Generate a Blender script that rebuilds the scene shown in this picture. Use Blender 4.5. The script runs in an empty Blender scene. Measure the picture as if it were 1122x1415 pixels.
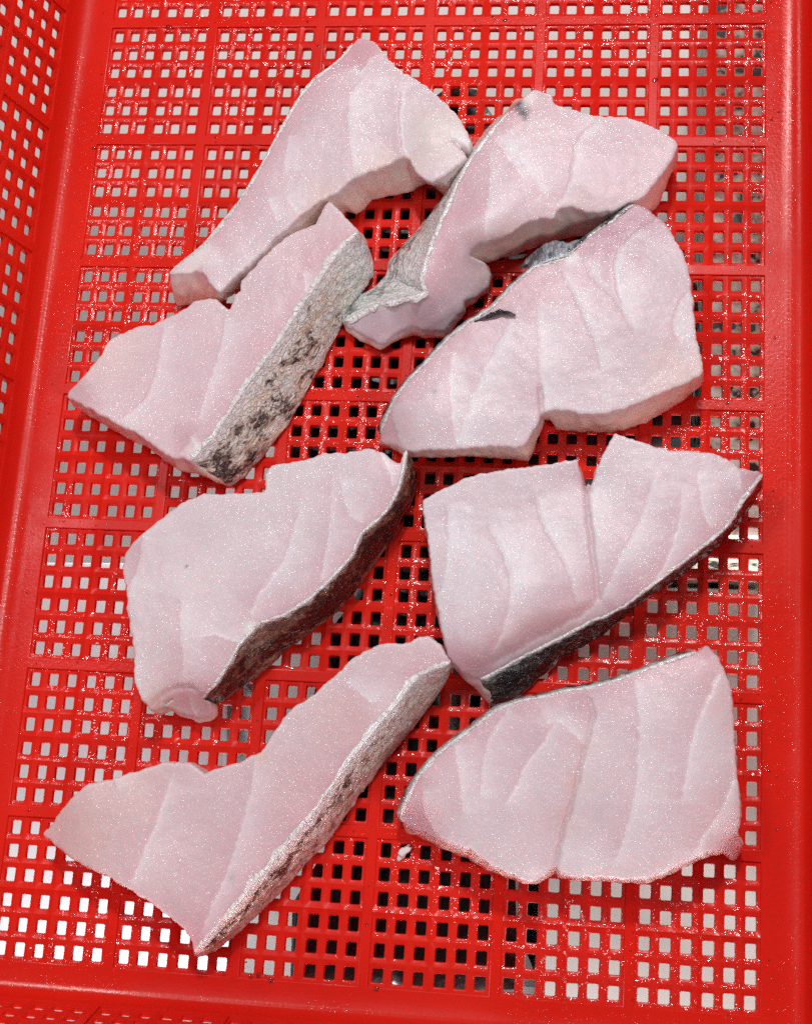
import bpy, bmesh, math, random
import numpy as np
from mathutils import Vector, Matrix, noise, geometry

MM = 0.001
SC = bpy.context.scene
COL = SC.collection
random.seed(7)
rng = np.random.default_rng(11)

# ------------------------------------------------------------------ camera
cam = bpy.data.cameras.new('camera')
cam_o = bpy.data.objects.new('camera', cam)
COL.objects.link(cam_o)
cam.sensor_fit = 'HORIZONTAL'
cam.sensor_width = 36.0
cam.lens = 2095.45 / 1122 * 36.0
cam.clip_start = 0.01
cam.clip_end = 50
_R = Matrix(((0.9912724548668264, 0.06630970973477548, -0.11393832813054108),
             (-0.034153478233328524, 0.9639551406018787, 0.26386365197155764),
             (0.1273281592848125, -0.2576693798302227, 0.9578068858340064)))
cam_o.matrix_world = Matrix.Translation((0.08432, -0.21014, 0.61804)) @ _R.transposed().to_4x4()
SC.camera = cam_o

# ------------------------------------------------------------------ light of the room
world = bpy.data.worlds.new('World')
SC.world = world
world.use_nodes = True
bgn = world.node_tree.nodes['Background']
bgn.inputs[0].default_value = (0.93, 0.96, 1.0, 1)
bgn.inputs[1].default_value = 0.17


def area(name, loc, target, size, watts, col, sy=None):
    l = bpy.data.lights.new(name, 'AREA')
    l.energy = watts
    l.color = col
    l.size = size
    if sy:
        l.shape = 'RECTANGLE'
        l.size_y = sy
    else:
        l.shape = 'DISK'
    o = bpy.data.objects.new(name, l)
    COL.objects.link(o)
    o.location = loc
    o.rotation_euler = (Vector(target) - Vector(loc)).to_track_quat('-Z', 'Y').to_euler()
    return o


area('ceiling_lamp', (0.05, 0.80, 1.45), (0, 0, 0), 0.16, 10.6, (1.0, 0.985, 0.96))
area('ceiling_lamp', (-0.75, 0.35, 1.5), (0, 0, 0), 0.26, 5.0, (0.95, 0.97, 1.0))
area('ceiling_lamp', (0.25, 0.65, 1.35), (0, 0, 0), 0.22, 2.6, (0.97, 0.98, 1.0))
area('ceiling_lamp', (0.85, -0.72, 1.0), (0, 0, 0), 0.30, 4.4, (1.0, 0.985, 0.965))
area('low_fill_light', (0.25, 1.25, -0.10), (0.0, 0.12, -0.2), 0.35, 24, (1.0, 0.985, 0.96))  # added from behind, below the basket, to brighten what the upper holes show
area('low_fill_light', (0.12, -1.2, -0.12), (0.03, -0.05, -0.19), 0.35, 42, (0.95, 0.98, 1.0))  # added at the front, below the basket, to brighten what shows through its holes

SC.view_settings.view_transform = 'Standard'
SC.view_settings.look = 'None'
SC.view_settings.exposure = 0.0
SC.view_settings.gamma = 1.0
SC.cycles.use_denoising = False
SC.cycles.sample_clamp_indirect = 1.2
SC.cycles.max_bounces = 8
SC.cycles.blur_glossy = 0.5
SC.cycles.use_light_tree = False
SC.cycles.adaptive_threshold = 0.004


# ------------------------------------------------------------------ helpers
def mesh_obj(name, me, mat, parent=None):
    o = bpy.data.objects.new(name, me)
    COL.objects.link(o)
    if mat is not None and len(me.materials) == 0:
        me.materials.append(mat)
    if parent is not None:
        o.parent = parent
    return o


def mk_mesh(name, verts, faces, smooth=True, angle=None):
    me = bpy.data.meshes.new(name)
    me.from_pydata([tuple(v) for v in verts], [], faces)
    me.update()
    if smooth:
        me.polygons.foreach_set('use_smooth', [True] * len(me.polygons))
        if angle:
            me.set_sharp_from_angle(angle=math.radians(angle))
    return me


def thing(name, label, cat, loc=(0, 0, 0), group=None):
    o = bpy.data.objects.new(name, None)
    COL.objects.link(o)
    o.location = loc
    o.empty_display_size = 0.02
    o['label'] = label
    o['category'] = cat
    if group:
        o['group'] = group
    return o


class NT:
    def __init__(s, name):
        s.m = bpy.data.materials.new(name)
        s.m.use_nodes = True
        s.t = s.m.node_tree
        s.b = s.t.nodes['Principled BSDF']

    def n(s, typ, **kw):
        x = s.t.nodes.new(typ)
        for k, v in kw.items():
            setattr(x, k, v)
        return x

    def l(s, a, b):
        s.t.links.new(a, b)

    def tex(s, kind, scale, vec, **kw):
        x = s.n('ShaderNodeTexNoise' if kind == 'noise' else 'ShaderNodeTexVoronoi')
        x.inputs['Scale'].default_value = scale
        for k, v in kw.items():
            if k in x.inputs:
                x.inputs[k].default_value = v
            else:
                setattr(x, k, v)
        s.l(vec, x.inputs['Vector'])
        return x

    def ramp(s, fac, stops):
        r = s.n('ShaderNodeValToRGB')
        e = r.color_ramp.elements
        while len(e) < len(stops):
            e.new(0.5)
        for k, (p, c) in enumerate(stops):
            e[k].position = p
            e[k].color = (c, c, c, 1) if not hasattr(c, '__len__') else (*c, 1)
        s.l(fac, r.inputs[0])
        return r

    def mix(s, fac, a, b, typ='MIX'):
        x = s.n('ShaderNodeMix', data_type='RGBA', blend_type=typ)
        for sock, v in ((x.inputs[0], fac), (x.inputs[6], a), (x.inputs[7], b)):
            if isinstance(v, (int, float)):
                sock.default_value = v
            elif isinstance(v, tuple):
                sock.default_value = (*v, 1)
            else:
                s.l(v, sock)
        return x.outputs[2]

    def math(s, op, a, b=0.0):
        x = s.n('ShaderNodeMath', operation=op)
        for sock, v in ((x.inputs[0], a), (x.inputs[1], b)):
            if isinstance(v, (int, float)):
                sock.default_value = v
            else:
                s.l(v, sock)
        return x.outputs[0]

    def bump(s, h, dist, strength=1.0, prev=None):
        x = s.n('ShaderNodeBump')
        x.inputs['Strength'].default_value = strength
        x.inputs['Distance'].default_value = dist
        s.l(h, x.inputs['Height'])
        if prev is not None:
            s.l(prev, x.inputs['Normal'])
        return x.outputs[0]

    def pos(s):
        return s.n('ShaderNodeNewGeometry').outputs['Position']

    def obj(s):
        return s.n('ShaderNodeTexCoord').outputs['Object']

    def attr(s, name):
        return s.n('ShaderNodeAttribute', attribute_name=name)


# ------------------------------------------------------------------ materials
def mat_red(name, wetness):
    k = NT(name)
    p = k.pos()
    big = k.tex('noise', 9, p, Detail=3)
    c = k.mix(k.ramp(big.outputs[0], [(0.35, 0.0), (0.65, 1.0)]).outputs[0], (0.70, 0.015, 0.008), (0.79, 0.022, 0.010))
    # scuffs and a little slime film
    sc = k.tex('noise', 55, p, Detail=6, Roughness=0.75)
    c = k.mix(k.ramp(sc.outputs[0], [(0.62, 0.0), (0.78, 0.10)]).outputs[0], c, (0.82, 0.10, 0.075))
    k.l(c, k.b.inputs['Base Color'])
    wet = k.tex('noise', 11, p, Detail=5, Roughness=0.6)
    wetr = k.ramp(wet.outputs[0], [(0.42, 0.0), (0.54, 1.0)])
    r = k.n('ShaderNodeMapRange')
    k.l(wetr.outputs[0], r.inputs[0])
    r.inputs[3].default_value = 0.34
    r.inputs[4].default_value = 0.20
    k.l(r.outputs[0], k.b.inputs['Roughness'])
    k.b.inputs['IOR'].default_value = 1.45
    k.b.inputs['Specular IOR Level'].default_value = 0.16
    fine = k.tex('noise', 620, p, Detail=2, Roughness=0.6)
    b1 = k.bump(fine.outputs[0], 0.00016, 0.4)
    k.l(b1, k.b.inputs['Normal'])
    # water lying in a thin broken film
    w1 = k.tex('noise', 230, p, Detail=2, Roughness=0.55)
    hd = k.math('MULTIPLY', w1.outputs[0], wetr.outputs[0])
    k.l(k.math('MULTIPLY', wetr.outputs[0], 0.05 + 0.85 * wetness), k.b.inputs['Coat Weight'])
    k.b.inputs['Coat Roughness'].default_value = 0.05
    k.b.inputs['Coat IOR'].default_value = 1.45
    k.l(k.bump(hd, 0.0018, 1.0), k.b.inputs['Coat Normal'])
    return k.m


def mat_flesh():
    k = NT('raw_fish_flesh')
    p = k.obj()
    a = k.attr('tint')
    n1 = k.tex('noise', 38, p, Detail=5, Roughness=0.62)
    c = k.mix(0.6, a.outputs['Color'], k.ramp(n1.outputs[0], [(0.33, (0.86, 0.80, 0.83)), (0.64, (1.0, 1.0, 1.0))]).outputs[0], 'MULTIPLY')
    n2 = k.tex('noise', 900, p, Detail=2)
    c = k.mix(k.ramp(n2.outputs[0], [(0.56, 0.0), (0.78, 0.30)]).outputs[0], c, (0.90, 0.84, 0.86))
    k.l(c, k.b.inputs['Base Color'])
    k.b.inputs['Subsurface Weight'].default_value = 0.22
    k.b.inputs['Subsurface Radius'].default_value = (1.0, 0.45, 0.38)
    k.b.inputs['Subsurface Scale'].default_value = 0.0055
    k.b.inputs['Roughness'].default_value = 0.38
    k.b.inputs['IOR'].default_value = 1.40
    med = k.tex('noise', 150, p, Detail=2)
    fine = k.tex('noise', 700, p, Detail=2)
    b0 = k.bump(med.outputs[0], 0.0004, 0.35)
    b0 = k.bump(fine.outputs[0], 0.00015, 0.5, b0)
    k.l(b0, k.b.inputs['Normal'])
    # wet film full of tiny glints, thicker in some places than in others
    g = k.tex('noise', 640, p, Detail=2, Roughness=0.6)
    wet = k.tex('noise', 30, p, Detail=2)
    amt = k.ramp(wet.outputs[0], [(0.34, 0.30), (0.64, 0.9)])
    h = g.outputs[0]
    k.l(amt.outputs[0], k.b.inputs['Coat Weight'])
    k.b.inputs['Coat IOR'].default_value = 1.42
    k.b.inputs['Coat Roughness'].default_value = 0.125
    k.l(k.bump(h, 0.0011, 1.0, b0), k.b.inputs['Coat Normal'])
    return k.m


def mat_skin(name, pale, tan, dark, amount, sil=0.3):
    """scaled fish skin: pale and tan pockets drawn out along the strip, dark wrinkles and blotches between them"""
    k = NT(name)
    uv = k.attr('skin_uv').outputs['Vector']
    rim = k.attr('rim').outputs['Fac']
    w = k.tex('noise', 0.16, uv, Detail=2)
    sub = k.n('ShaderNodeVectorMath', operation='SUBTRACT')
    k.l(w.outputs['Color'], sub.inputs[0])
    sub.inputs[1].default_value = (0.5, 0.5, 0.5)
    sca = k.n('ShaderNodeVectorMath', operation='SCALE')
    k.l(sub.outputs[0], sca.inputs[0])
    sca.inputs['Scale'].default_value = 5.0
    add = k.n('ShaderNodeVectorMath', operation='ADD')
    k.l(uv, add.inputs[0])
    k.l(sca.outputs[0], add.inputs[1])
    ro = k.n('ShaderNodeVectorRotate', rotation_type='Z_AXIS')
    ro.inputs['Angle'].default_value = math.radians(-24)
    k.l(add.outputs[0], ro.inputs['Vector'])

    def stretched(sx, sy, ox=0.0):
        mp = k.n('ShaderNodeMapping')
        mp.inputs['Scale'].default_value = (sx, sy, 1)
        mp.inputs['Location'].default_value = (ox, ox * .7, 0)
        mp.vector_type = 'POINT'
        mp.inputs['Rotation'].default_value = (0, 0, 0)
        k.l(ro.outputs[0], mp.inputs['Vector'])
        return mp.outputs[0]
    # thin dark wrinkles where a drawn-out noise crosses its middle
    n1 = k.tex('noise', 1.0, stretched(0.065, 0.13), Detail=2, Roughness=0.5)
    ridge = k.math('ABSOLUTE', k.math('SUBTRACT', n1.outputs[0], 0.5))
    net = k.ramp(ridge, [(0.0, 1.0), (0.05, 0.0)])
    blot = k.tex('noise', 1.0, stretched(0.045, 0.11, 7.3), Detail=4, Roughness=0.62)
    lo = 0.78 - 0.46 * amount
    bl = k.ramp(blot.outputs[0], [(lo - 0.05, 0.0), (lo + 0.06, 1.0)])
    wide = k.tex('noise', 0.035, uv, Detail=1)
    wd = k.ramp(wide.outputs[0], [(0.35, 0.25), (0.6, 1.0)])
    both = k.math('MAXIMUM', k.math('MULTIPLY', net.outputs[0], 0.12 + 0.7 * amount), k.math('MULTIPLY', bl.outputs[0], 0.92))
    both = k.math('MULTIPLY', both, wd.outputs[0])
    fr = k.tex('noise', 1.0, stretched(0.20, 0.34, 5.0), Detail=4, Roughness=0.65)
    dk = k.math('ADD', k.attr('dark').outputs['Fac'], k.math('MULTIPLY', k.math('SUBTRACT', fr.outputs[0], 0.5), 1.7))
    shade = k.ramp(dk, [(0.27, 0.0), (0.42, 1.0)])
    deep = k.ramp(dk, [(0.44, 0.0), (0.56, 1.0)])
    t = k.tex('noise', 1.0, stretched(0.055, 0.15, 3.1), Detail=3)
    base = k.mix(k.ramp(t.outputs[0], [(0.46, 0.0), (0.62, 1.0)]).outputs[0], pale, tan)
    s_ = k.tex('noise', 1.0, stretched(0.14, 0.28, 11.0), Detail=2)
    base = k.mix(k.ramp(s_.outputs[0], [(0.56, 0.0), (0.68, sil)]).outputs[0], base, (0.74, 0.80, 0.86))
    brown = tuple(0.42 * x + 0.3 * y for x, y in zip(tan, dark))
    base = k.mix(shade.outputs[0], base, brown)
    c = k.mix(k.math('MAXIMUM', both, deep.outputs[0]), base, dark)
    se2 = k.n('ShaderNodeMapping')
    se2.inputs['Scale'].default_value = (0.24, 0.36, 1)
    k.l(add.outputs[0], se2.inputs['Vector'])
    sc2 = k.tex('voronoi', 1.0, se2.outputs[0], feature='DISTANCE_TO_EDGE', Randomness=0.6)
    c = k.mix(k.ramp(sc2.outputs['Distance'], [(0.0, 0.15), (0.10, 0.0)]).outputs[0], c, dark)
    rr = k.ramp(rim, [(0.25, 0.0), (0.6, 1.0)])
    c = k.mix(rr.outputs[0], c, (0.90, 0.87, 0.87))
    k.l(c, k.b.inputs['Base Color'])
    k.b.inputs['Roughness'].default_value = 0.2
    k.b.inputs['Coat Weight'].default_value = 0.6
    k.b.inputs['Coat Roughness'].default_value = 0.08
    k.b.inputs['Subsurface Weight'].default_value = 0.12
    k.b.inputs['Subsurface Scale'].default_value = 0.001
    f = k.tex('noise', 0.7, add.outputs[0], Detail=3, Roughness=0.6)
    sm = k.n('ShaderNodeMapping')
    sm.inputs['Scale'].default_value = (0.24, 0.36, 1)
    k.l(add.outputs[0], sm.inputs['Vector'])
    sv = k.tex('voronoi', 1.0, sm.outputs[0], feature='DISTANCE_TO_EDGE', Randomness=0.6)
    sedge = k.ramp(sv.outputs['Distance'], [(0.0, 0.0), (0.14, 1.0)])
    b = k.bump(fr.outputs[0], 0.0016, 0.7)
    b = k.bump(sedge.outputs[0], 0.0006, 0.7, b)
    b = k.bump(f.outputs[0], 0.0005, 0.7, b)
    k.l(b, k.b.inputs['Normal'])
    return k.m


def mat_plain(name, col, rough, var=0.08, scale=14, bump=0.0, bscale=80, spec=0.5):
    k = NT(name)
    p = k.pos()
    n = k.tex('noise', scale, p, Detail=5, Roughness=0.6)
    lo = tuple(max(0, x * (1 - var)) for x in col)
    hi = tuple(min(1, x * (1 + var)) for x in col)
    k.l(k.ramp(n.outputs[0], [(0.3, lo), (0.7, hi)]).outputs[0], k.b.inputs['Base Color'])
    k.b.inputs['Roughness'].default_value = rough
    k.b.inputs['Specular IOR Level'].default_value = spec
    if bump:
        f = k.tex('noise', bscale, p, Detail=3)
        k.l(k.bump(f.outputs[0], bump, 0.8), k.b.inputs['Normal'])
    return k.m


def mat_water():
    k = NT('water')
    k.t.nodes.remove(k.b)
    out = [n for n in k.t.nodes if n.type == 'OUTPUT_MATERIAL'][0]
    fr = k.n('ShaderNodeFresnel')
    fr.inputs['IOR'].default_value = 1.5
    tr = k.n('ShaderNodeBsdfTransparent')
    tr.inputs[0].default_value = (0.97, 0.97, 0.97, 1)
    gl = k.n('ShaderNodeBsdfGlossy')
    gl.inputs['Roughness'].default_value = 0.06
    mx = k.n('ShaderNodeMixShader')
    k.l(fr.outputs[0], mx.inputs[0])
    k.l(tr.outputs[0], mx.inputs[1])
    k.l(gl.outputs[0], mx.inputs[2])
    k.l(mx.outputs[0], out.inputs['Surface'])
    return k.m


RED = mat_red('red_plastic', 0.0)
WETRED = mat_red('wet_red_plastic', 1.0)
FLESH = mat_flesh()
WATER = mat_water()

# outlines of the eight pieces in millimetres: top edge (x, y, height), bottom edge, skin range, heights, septa, tints
FISH={'one':{'top':[[-31.5,174.5,16.0],[-25.2,171.4,18.0],[-18.9,162.5,23],[-14.0,156.2,23],[-10.0,152.7,23],[-2.9,148.6,23],[3.6,143.7,23],[9.5,138.2,23],[14.7,132.8,23],[18.7,126.7,23],[21.5,121.3,23],[22.6,117.9,23],[21.6,114.9,23],[18.4,115.9,23],[21.1,110.5,23],[17.4,106.5,23],[11.7,101.8,23],[6.4,99.1,23],[0.0,102.8,23],[-2.7,107.0,23],[-5.7,110.8,23],[-13.1,107.0,23],[-20.2,103.6,23],[-27.3,100.2,23],[-30.8,97.5,23],[-34.2,93.7,23],[-39.5,90.5,23],[-44.7,86.7,23],[-47.6,84.0,23],[-51.6,80.0,23],[-57.2,74.0,23],[-59.5,72.3,23],[-65.0,65.4,23],[-72.2,56.4,23],[-77.3,51.4,23],[-82.6,45.5,23],[-87.7,50.4,23],[-91.8,55.2,22.0],[-100.1,56.1,18.0],[-107.6,56.7,16.0],[-104.3,59.9,18.0],[-96.8,65.0,20.0],[-91.4,69.0,23],[-84.9,78.3,23],[-78.4,88.4,23],[-72.1,101.2,23],[-69.5,106.7,23],[-65.9,115.5,23],[-61.8,125.8,23],[-57.6,135.5,23],[-53.3,143.8,23],[-48.8,150.1,23],[-41.7,156.3,23],[-37.6,163.1,20.0],[-34.8,170.6,17.0]],
'bottom':[[-31.5,174.5],[-25.2,171.4],[-18.9,162.5],[-14.0,156.2],[-10.0,152.7],[-2.9,148.6],[3.6,143.7],[9.5,138.2],[14.7,132.8],[18.7,126.7],[21.5,121.3],[22.6,117.9],[21.6,114.9],[18.4,115.9],[21.1,110.5],[17.4,106.5],[11.7,101.8],[2.8,110.0],[1.0,109.1],[-3.3,107.3],[-5.0,104.9],[-11.9,103.1],[-16.8,102.1],[-22.4,100.7],[-25.3,96.1],[-28.9,93.7],[-33.5,95.3],[-40.1,91.2],[-44.9,87.0],[-48.1,80.1],[-53.9,73.3],[-57.5,70.5],[-63.3,65.0],[-71.8,60.2],[-80.1,56.0],[-86.8,50.5],[-94.9,49.0],[-101.3,48.2],[-105.0,47.8],[-107.3,47.5],[-104.3,59.9],[-96.8,65.0],[-91.4,69.0],[-84.9,78.3],[-78.4,88.4],[-72.1,101.2],[-69.5,106.7],[-65.9,115.5],[-61.8,125.8],[-57.6,135.5],[-53.3,143.8],[-48.8,150.1],[-41.7,156.3],[-37.6,163.1],[-34.8,170.6]],'skin':[39,54],'ctrl':[[-38.5,118.5,24.0],[-71.8,71.9,23.0],[4.8,118.1,25.0],[-19.7,132.2,24.0]],'creases':[[[[-28.2,147.1],[-32.0,140.1],[-32.4,127.9],[-30.3,115.9],[-27.5,102.8]],0.8,0.35,0.8,0.3],[[[-18.9,162.1],[-24.5,160.9],[-27.5,153.0],[-29.8,151.6],[-31.6,156.4]],0.7,0.5,0.9,0.4],[[[-8.6,141.2],[-10.2,134.9],[-8.6,124.0],[-7.4,114.8],[-4.7,110.9]],1.0,0.7,0.35,-1.3],[[[-57.6,121.5],[-59.2,111.9],[-58.4,102.5]],0.6,0.2,0.5,0],[[[-57.5,91.8],[-51.9,84.0]],0.6,0.2,0.9,0],[[[-64.8,90.4],[-60.1,78.6]],0.5,0.2,0.6,0],[[[-92.2,59.0],[-88.4,50.8],[-82.6,45.5]],0.5,0.1,0.9,0],[[[15.6,118.3],[18.7,115.8],[21.2,114.9]],0.8,1.2,0.1,0]],'tints':[[5.8,121.0,17,(0.8,0.72,0.66),0.7],[-29.4,159.6,13,(0.66,0.4,0.46),0.7],[-45.8,146.1,10,(0.7,0.45,0.5),0.4],[-12.8,103.1,14,(0.82,0.55,0.42),0.35],[-41.2,88.1,12,(0.82,0.55,0.42),0.35],[-99.0,60.0,11,(0.95,0.93,0.93),0.9],[-95.2,64.0,9,(0.95,0.93,0.93),0.9]]},
'two':{'top':[[44.1,140.2,22],[48.5,146.4,18.0],[56.3,141.7,22],[57.8,137.9,22],[66.0,134.9,22],[79.5,131.2,22],[88.9,131.2,22],[95.6,128.9,22],[103.6,125.2,22],[110.3,120.0,22],[111.4,117.1,22],[109.8,111.9,22],[106.7,106.0,22],[101.6,98.0,22],[98.5,93.6,22],[92.7,90.6,22],[83.6,86.2,22],[74.5,85.4,22],[66.4,88.2,22],[61.2,86.0,22],[59.8,83.1,22],[53.5,82.3,22],[47.0,79.3,22],[41.9,74.9,22],[31.4,71.2,22],[27.5,70.4,22],[24.9,67.0,20.0],[25.9,67.0,12.0],[30.9,65.8,9.0],[33.1,62.1,8.0],[32.3,57.0,7.0],[27.4,52.5,7.0],[22.4,49.0,9.0],[22.3,46.1,9.0],[19.0,41.1,8.0],[14.2,36.1,7.0],[5.7,35.5,7.0],[1.0,36.7,8.0],[-5.1,35.0,7.0],[-13.1,30.0,6.0],[-21.6,34.0,6.0],[-28.3,37.6,6.0],[-29.6,39.4,7.0],[-17.5,43.9,13.0],[-6.3,45.6,17.0],[2.7,46.8,20.0],[6.2,48.2,22.0],[4.7,54.2,22],[6.0,61.4,22],[8.7,72.3,22],[12.1,82.6,22],[15.5,92.9,22],[20.2,105.5,22],[25.1,114.5,22],[31.3,124.3,22],[38.4,133.4,22]],
'bottom':[[38.6,150.5],[48.5,146.4],[56.3,141.7],[57.8,137.9],[66.0,134.9],[79.5,131.2],[88.9,131.2],[95.6,128.9],[103.6,125.2],[110.3,120.0],[111.4,117.1],[110.5,117.5],[108.3,109.9],[105.2,99.4],[101.9,96.3],[95.8,95.5],[87.9,88.7],[81.2,86.4],[73.2,84.1],[66.4,83.3],[59.7,80.9],[53.0,78.6],[43.6,74.8],[38.2,73.2],[31.5,70.9],[27.4,70.1],[24.7,69.3],[25.4,68.6],[31.0,67.2],[32.5,63.5],[30.8,56.8],[26.9,53.8],[21.7,48.6],[21.8,46.4],[17.5,39.6],[12.9,35.5],[4.8,34.7],[-0.1,36.1],[-6.1,34.2],[-14.0,29.2],[-23.2,33.0],[-29.6,37.8],[-32.2,43.2],[-29.0,49.2],[-25.4,54.3],[-17.7,59.4],[-14.2,64.5],[-12.9,71.8],[-9.0,77.1],[-1.3,86.2],[5.1,95.4],[10.9,103.8],[16.5,116.9],[20.9,124.7],[26.8,133.2],[32.0,141.8]],'skin':[42,55],'ctrl':[[15.9,58.6,19.0],[13.6,46.0,15.0],[-4.0,40.8,11.0],[60.2,111.2,23.0],[21.1,89.3,22.0],[24.8,58.6,13.0]],'creases':[[[[34.2,121.8],[41.5,110.8],[50.0,101.8],[57.1,91.9]],1.0,0.4,0.8,0.3],[[[79.6,130.4],[69.2,121.7],[67.0,109.7],[66.1,97.9],[61.2,86.6]],0.8,0.5,0.6,0.8],[[[30.5,115.8],[32.8,98.8],[30.9,85.0],[30.7,74.3]],0.6,0.3,0.6,0.3],[[[32.9,120.3],[38.9,110.8],[47.5,98.7]],0.5,0.2,0.7,0]],'tints':[[21.4,85.8,14,(0.7,0.42,0.48),0.5],[13.2,60.8,16,(0.7,0.42,0.48),0.5],[48.6,68.8,12,(0.55,0.33,0.25),0.45],[38.0,67.1,14,(0.55,0.33,0.25),0.5],[69.5,77.7,16,(0.82,0.55,0.42),0.35],[42.9,137.1,4,(0.06,0.07,0.085),0.85],[44.8,132.5,2.6,(0.06,0.07,0.085),0.7],[45.7,129.8,1.6,(0.06,0.07,0.085),0.6],[46.8,140.7,5,(0.95,0.93,0.93),0.7],[73.0,126.4,6,(0.95,0.93,0.93),0.6],[-10.4,44.0,8,(0.95,0.93,0.93),0.8],[-23.1,41.5,6,(0.95,0.93,0.93),0.8],[0.7,46.7,6,(0.95,0.93,0.93),0.8],[0.5,39.2,16,(0.55,0.33,0.42),0.45],[-21.7,36.7,12,(0.55,0.33,0.42),0.45]]},
'three':{'top':[[-37.7,89.1,23],[-32.3,84.7,23],[-28.2,79.3,23],[-24.1,75.3,23],[-26.7,71.9,23],[-29.2,68.6,23],[-34.8,60.5,23],[-40.2,50.5,23],[-45.6,41.1,23],[-50.9,30.6,23],[-57.3,18.8,23],[-63.7,8.3,23],[-70.0,-3.3,23],[-75.2,-13.0,23],[-78.2,-19.4,23],[-82.6,-24.6,23],[-87.5,-31.0,23],[-90.6,-30.4,23],[-95.6,-30.0,23],[-104.8,-24.6,23],[-112.9,-19.1,23],[-119.4,-16.8,23],[-130.1,-11.3,23],[-138.6,-6.7,20.0],[-146.5,-2.5,18.0],[-144.9,0.7,19.0],[-139.6,4.5,23],[-134.8,11.8,23],[-132.1,15.8,23],[-130.3,21.8,23],[-125.6,25.1,23],[-117.2,29.0,23],[-111.0,30.0,23],[-105.0,33.5,23],[-99.1,36.9,23],[-93.2,41.4,23],[-89.5,42.3,23],[-83.9,42.7,23],[-81.8,41.2,23],[-77.7,37.9,23],[-75.6,44.6,23],[-73.6,46.6,23],[-73.4,51.2,23],[-66.1,60.7,23],[-59.3,68.8,23],[-51.0,75.0,23],[-43.2,79.1,23],[-40.6,85.3,23]],
'bottom':[[-37.7,89.1],[-32.3,84.7],[-28.2,79.3],[-22.4,77.2],[-20.3,71.0],[-19.5,64.1],[-23.5,57.2],[-29.6,45.6],[-33.4,37.4],[-38.7,24.0],[-44.1,11.9],[-48.8,0.6],[-54.2,-9.4],[-61.4,-20.6],[-66.4,-27.2],[-70.4,-31.8],[-75.0,-35.8],[-90.6,-30.4],[-95.6,-30.0],[-104.8,-24.6],[-112.9,-19.1],[-119.4,-16.8],[-130.1,-11.3],[-138.6,-6.7],[-146.5,-2.5],[-144.9,0.7],[-139.6,4.5],[-134.8,11.8],[-132.1,15.8],[-130.3,21.8],[-125.6,25.1],[-117.2,29.0],[-111.0,30.0],[-105.0,33.5],[-99.1,36.9],[-93.2,41.4],[-89.5,42.3],[-83.9,42.7],[-81.8,41.2],[-77.7,37.9],[-75.6,44.6],[-73.6,46.6],[-73.4,51.2],[-66.1,60.7],[-59.3,68.8],[-51.0,75.0],[-43.2,79.1],[-40.6,85.3]],'skin':[3,16],'ctrl':[[-97.8,4.5,24.0],[-63.8,37.8,24.0],[-123.5,4.7,22.0]],'creases':[[[[-105.5,32.1],[-106.2,16.3],[-106.6,3.2],[-111.7,-7.1],[-120.8,-14.9]],0.8,0.4,0.6,0.7],[[[-78.7,35.2],[-78.9,19.4],[-81.9,6.4],[-84.3,-6.4],[-86.1,-14.1]],0.7,0.3,0.45,0.4],[[[-46.2,55.6],[-44.1,45.1],[-45.4,38.5]],0.5,0.2,0.8,0],[[[-89.1,-20.4],[-84.8,-26.5],[-86.9,-30.3]],0.8,0.5,0.5,0]],'tints':[[-76.8,-8.7,12,(0.66,0.38,0.44),0.6],[-86.4,-22.8,7,(0.5,0.2,0.24),0.6],[-62.0,17.3,12,(0.72,0.45,0.5),0.5],[-41.4,65.0,12,(0.75,0.47,0.5),0.5],[-124.6,16.0,16,(0.82,0.66,0.62),0.4],[-86.1,-26.6,4,(0.95,0.93,0.93),0.8]]},
'four':{'top':[[100.7,86.2,23],[104.6,83.1,23],[107.8,79.9,23],[111.8,72.3,23],[115.7,65.4,23],[117.8,55.8,23],[119.1,47.6,23],[119.9,38.1,23],[121.3,27.4,23],[123.3,18.7,23],[123.8,14.8,23],[123.4,12.1,23],[118.0,9.3,23],[109.5,5.2,23],[101.0,1.0,23],[93.7,-2.5,23],[83.9,-5.4,23],[76.5,-5.8,23],[69.0,-4.5,23],[64.0,-4.6,23],[59.9,-5.5,23],[58.5,-7.4,23],[56.8,-11.7,23],[54.0,-16.7,23],[51.6,-20.5,23],[44.8,-20.7,23],[37.3,-21.2,23],[29.9,-22.0,23],[21.1,-22.7,23],[12.3,-23.5,23],[5.1,-23.5,21.0],[-3.0,-18.8,14.0],[-8.9,-16.0,10.0],[-9.4,-13.0,12.0],[-6.7,-7.8,17.0],[-3.9,-3.1,21.0],[-1.4,1.0,23],[2.7,7.2,23],[8.7,14.1,23],[14.0,21.0,23],[20.6,28.7,23],[29.2,35.7,23],[36.6,41.3,23],[42.6,49.0,23],[48.8,55.4,23],[52.4,58.9,23],[60.0,61.6,23],[66.3,64.3,23],[71.2,69.7,23],[76.2,74.6,23],[84.9,81.1,23],[94.3,88.9,23]],
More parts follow.
